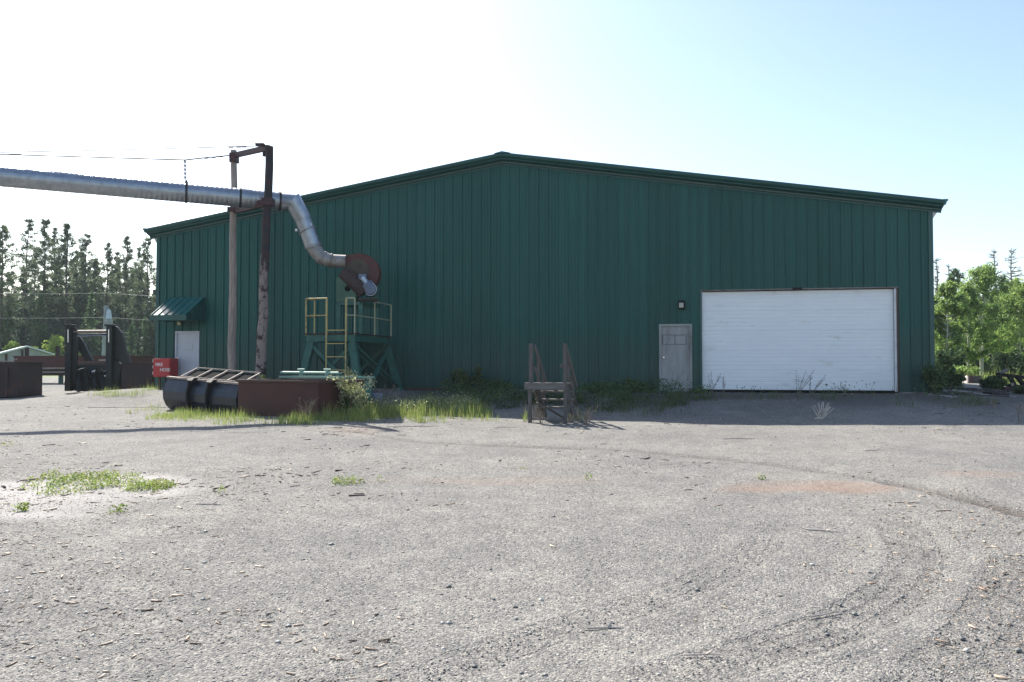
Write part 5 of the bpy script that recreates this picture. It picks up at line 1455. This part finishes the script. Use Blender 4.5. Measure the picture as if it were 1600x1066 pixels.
# low leafy ground cover
def leaf_cover(name, regions, hmax, L, mat, label, cat):
    P = patch_pts(regions); P[:, 2] += hmax * rng.random(len(P)) ** 1.3; V = leaves(P, L, L * .55); o = link_mesh(name, V, quads(len(V) // 4), mat, origin=(0, 0, 0)); return tag(o, label, cat, kind='stuff')
leaf_cover('yard_weeds', [(150, 755, 72, 12, 5200), (225, 766, 36, 9, 2000), (110, 768, 40, 8, 500), (45, 765, 16, 5, 220), (55, 752, 8, 4, 120), (32, 800, 9, 3, 160), (183, 802, 12, 4, 180), (265, 762, 12, 4, 200), (80, 745, 10, 4, 150), (545, 755, 26, 5, 380), (600, 752, 10, 3, 80), (630, 690, 6, 2, 60), (815, 735, 10, 3, 90), (918, 748, 7, 3, 80), (346, 770, 5, 3, 60), (1190, 750, 7, 2, 60), (635, 748, 6, 3, 50), (1050, 750, 5, 3, 40), (10, 697, 20, 2, 150), (820, 650, 10, 4, 300)], .085, .030, M['grass'], 'low bright weeds creeping over the pale patch and the gravel', 'weeds')
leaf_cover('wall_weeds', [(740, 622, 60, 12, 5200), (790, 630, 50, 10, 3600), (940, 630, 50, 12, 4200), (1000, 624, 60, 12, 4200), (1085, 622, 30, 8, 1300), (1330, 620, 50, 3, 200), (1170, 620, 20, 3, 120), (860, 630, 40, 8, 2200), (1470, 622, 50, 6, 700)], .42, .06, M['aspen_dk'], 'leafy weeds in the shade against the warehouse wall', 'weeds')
leaf_cover('sunny_weeds', [(700, 640, 50, 10, 3400), (640, 642, 50, 8, 1800), (560, 645, 30, 8, 600)], .36, .045, M['flower'], 'pale-topped leafy weeds in the sunlit grass', 'weeds')
def wplant(px, py, Y, r, mat, lb, n=1500, L=.07, stems=8, seed=0, nm='bush', cat='bush', smat=None):
    p = at(px, py, Y); b0 = gpt(p.x, Y, -.02); h = p.z - b0.z
    return shrub(nm, b0, r, h, n, mat, lb, cat, None, L=L, Wd=L * .55, stems=stems, seed=seed, smat=smat)
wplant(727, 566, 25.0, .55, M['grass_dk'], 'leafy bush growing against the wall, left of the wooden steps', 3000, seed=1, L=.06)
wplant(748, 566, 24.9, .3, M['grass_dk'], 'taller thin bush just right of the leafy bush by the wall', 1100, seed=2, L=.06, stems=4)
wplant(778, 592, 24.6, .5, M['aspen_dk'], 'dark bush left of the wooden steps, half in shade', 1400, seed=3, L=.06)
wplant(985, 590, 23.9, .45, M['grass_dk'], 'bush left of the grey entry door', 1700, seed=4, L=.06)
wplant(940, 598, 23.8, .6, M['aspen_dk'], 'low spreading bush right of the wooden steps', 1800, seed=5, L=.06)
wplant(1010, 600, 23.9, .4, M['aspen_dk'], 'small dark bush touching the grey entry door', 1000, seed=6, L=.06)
wplant(1090, 606, 23.6, .3, M['grass_dk'], 'small green bush below the corner of the overhead door', 700, seed=7, L=.05)
wplant(415, 577, 21.6, .22, M['grass_dk'], 'young green plant rising behind the red-brown bin', 700, seed=8, L=.07)
wplant(432, 586, 21.9, .15, M['lime'], 'tiny yellow-green plant behind the red-brown bin', 200, seed=18, L=.06)
wplant(549, 562, 19.6, .55, M['flower'], 'tall plant with pale seed heads beside the green hopper', 2300, seed=29, L=.06, stems=12, nm='seeding_plant', cat='plant', smat=M['grass_dk'])
wplant(547, 602, 19.9, .38, M['aspen_dk'], 'dark low bush at the foot of the pale seeding plant', 2600, seed=10, L=.06)
wplant(1462, 590, 23.2, .35, M['aspen_dk'], 'dark weed clump at the right end of the warehouse wall', 900, seed=11, L=.05)
# dry stalks (each plant one thing)
def stalks(px, py0, py1, Y, n, lb, spread=.35, lean=.0, mat=None, name='dry_weed', fuzz=10, thick=.006):
    p0 = at(px, py0, Y); b0 = gpt(p0.x, Y, -.02); h = at(px, py1, Y).z - b0.z; mb = MB(); rr = random.Random(px)
    for k_ in range(n):
        a = Vector((rr.uniform(-.1, .1) * spread * 2, rr.uniform(-.1, .1), 0)); t = Vector((rr.uniform(-1, 1) * spread + lean, rr.uniform(-1, 1) * spread * .6, h * rr.uniform(.6, 1)))
        mb.tube([a, a.lerp(t, .5) + Vector((0, 0, .04)), t], [thick, thick * .8, thick * .4], 4, caps=False)
        for _ in range(fuzz):
            q = a.lerp(t, rr.uniform(.45, 1)); mb.tube([q, q + Vector((rr.gauss(0, .05), rr.gauss(0, .05), rr.uniform(.01, .09)))], [thick * .6, thick * .3], 3, caps=False)
    mb.v = [tuple(Vector(v) + b0) for v in mb.v]
    o = mb.build(name, mat or M['dry'], origin=b0); return tag(o, lb, 'dry weed', 'dry weeds around the yard')
stalks(592, 640, 600, 20.2, 16, 'grey dry branches leaning out of the grass under the tower', .3, .25, M['bark_dead'], fuzz=8)
stalks(478, 655, 620, 18.7, 14, 'dry reddish stalks in front of the dark end of the bin', .25, 0, fuzz=8)
stalks(1112, 620, 582, 23.3, 5, 'thin dry stalks before the left end of the overhead door', .25, .1, M['bark_dead'])
stalks(1130, 620, 588, 23.2, 3, 'few dry stalks just right of those at the left end of the door', .2, 0, M['bark_dead'])
stalks(1248, 620, 578, 22.9, 6, 'tallest dry stalks before the middle of the overhead door', .3, .1, M['bark_dead'])
stalks(1266, 620, 582, 22.9, 5, 'dry stalks leaning right before the middle of the overhead door', .25, .2, M['bark_dead'])
stalks(1320, 620, 598, 22.7, 4, 'short dry stalks before the right part of the overhead door', .25, 0, M['bark_dead'])
stalks(1045, 620, 572, 23.6, 3, 'thin curved stalks before the grey entry door', .3, .2, M['bark_dead'], fuzz=4)
stalks(845, 657, 634, 17.6, 7, 'dry yellow stalks at the left leg of the wooden steps', .15, 0)
stalks(915, 660, 635, 17.4, 6, 'dry stalks right of the wooden steps', .2, .1)
stalks(1592, 655, 625, 18.6, 6, 'dry stalks at the right edge where the shade ends', .2, .0)
stalks(1552, 640, 622, 20.2, 4, 'pale dry stalk in front of the board pile', .15, .0)
# uprooted branch on the gravel right of centre
def branch(px, py, sc, lb, name='broken_branch', flat=False, ang=0.0, mat=None):
    b0 = gp(px, py); rr = random.Random(px); mb = MB()
    if flat:
        d = Vector((math.cos(ang), math.sin(ang), 0)); pts = []
        for k_ in range(6):
            p = b0 + d * sc * (k_ / 5 - .5) + Vector((-d.y, d.x, 0)) * rr.uniform(-.02, .02) * sc; p.z = float(gz(p.x, p.y)) + .008; pts.append(p)
        k7 = .35 + .25 * sc; mb.tube(pts, [.012 * k7, .016 * k7, .015 * k7, .013 * k7, .011 * k7, .006 * k7], 6)
        p = pts[3]; q = p + (d * .5 + Vector((-d.y, d.x, 0)) * rr.choice((-.4, .4))) * sc * .25; q.z = float(gz(q.x, q.y)) + .03; mb.tube([p, q], [.008, .004], 4)
    else:
        for k_ in range(9):
            a = rr.uniform(-.9, .9); t = b0 + Vector((math.sin(a) * .35 + .02, rr.uniform(-.15, .15), .42 * math.cos(a))) * sc
            mb.tube([b0 - Vector((.03, 0, .01)), b0.lerp(t, .5) + Vector((rr.uniform(-.04, .04), 0, 0)), t], [.028 * sc, .016 * sc, .006], 6)
        mb.tube([b0 - Vector((.18 * sc, .05, -.01)), b0 + Vector((0, 0, .05 * sc)), b0 + Vector((.2 * sc, 0, .3 * sc))], [.03 * sc, .045 * sc, .02 * sc], 8)
    o = mb.build(name, mat or M['twig'], origin=b0); return tag(o, lb, 'branch')
branch(1284, 656, 1.0, 'bleached uprooted branch standing on the gravel before the overhead door')
for px, py, sc, an, lb in ((210, 637, 2.6, -.05, 'long thin stick lying left of the black bucket'), (795, 668, .5, .1, 'short stick on the gravel just in front of the steps grass'), (645, 667, 1.1, .2, 'thin stick on the gravel below the sunlit grass'), (1155, 686, .6, .05, 'twig on the gravel below the grey entry door'), (1368, 704, .35, 0, 'small twig lying well right on the sunlit gravel'), (1286, 831, .3, -.4, 'twig in the middle distance right of centre'), (1419, 787, .3, 0, 'twig between the rusty stain and the tyre arc'), (945, 983, .22, .1, 'reddish twig in the foreground, centre'), (1290, 962, .25, .5, 'twig lying beside the tyre track in the foreground'), (328, 790, .3, 0, 'twig right of the weedy patch'), (1098, 1025, .2, 0, 'twig at the bottom, right of centre')):
    branch(px, py, sc, lb, 'stick', True, an)
# far grass tufts on right field & roadside (low)
P = patch_pts([(1520, 596, 60, 6, 2600), (1580, 592, 40, 5, 1200)])
grass_obj('field_grass', P, .5, .03, M['grass'], 'sunlit grass in the clearing behind the board pile', 'grass')

# ------------------------------------------------------------------ thin volume added to imitate a veil of sun glare
hm = bpy.data.materials.new('glare_air'); hm.use_nodes = True; nt = hm.node_tree
nt.nodes.remove(nt.nodes['Principled BSDF'])
pv = nt.nodes.new('ShaderNodeVolumePrincipled'); pv.inputs['Color'].default_value = (.86, .93, 1, 1); pv.inputs['Density'].default_value = .00035
pv.inputs['Anisotropy'].default_value = .1
nt.links.new(pv.outputs[0], nt.nodes['Material Output'].inputs['Volume'])
o = MB().box(-700, 700, -60, 760, -3, 26).build('veil', hm, origin=(0, 0, 0)); tag(o, 'thin pale volume added for the veil of sun glare', 'veil', kind='stuff')
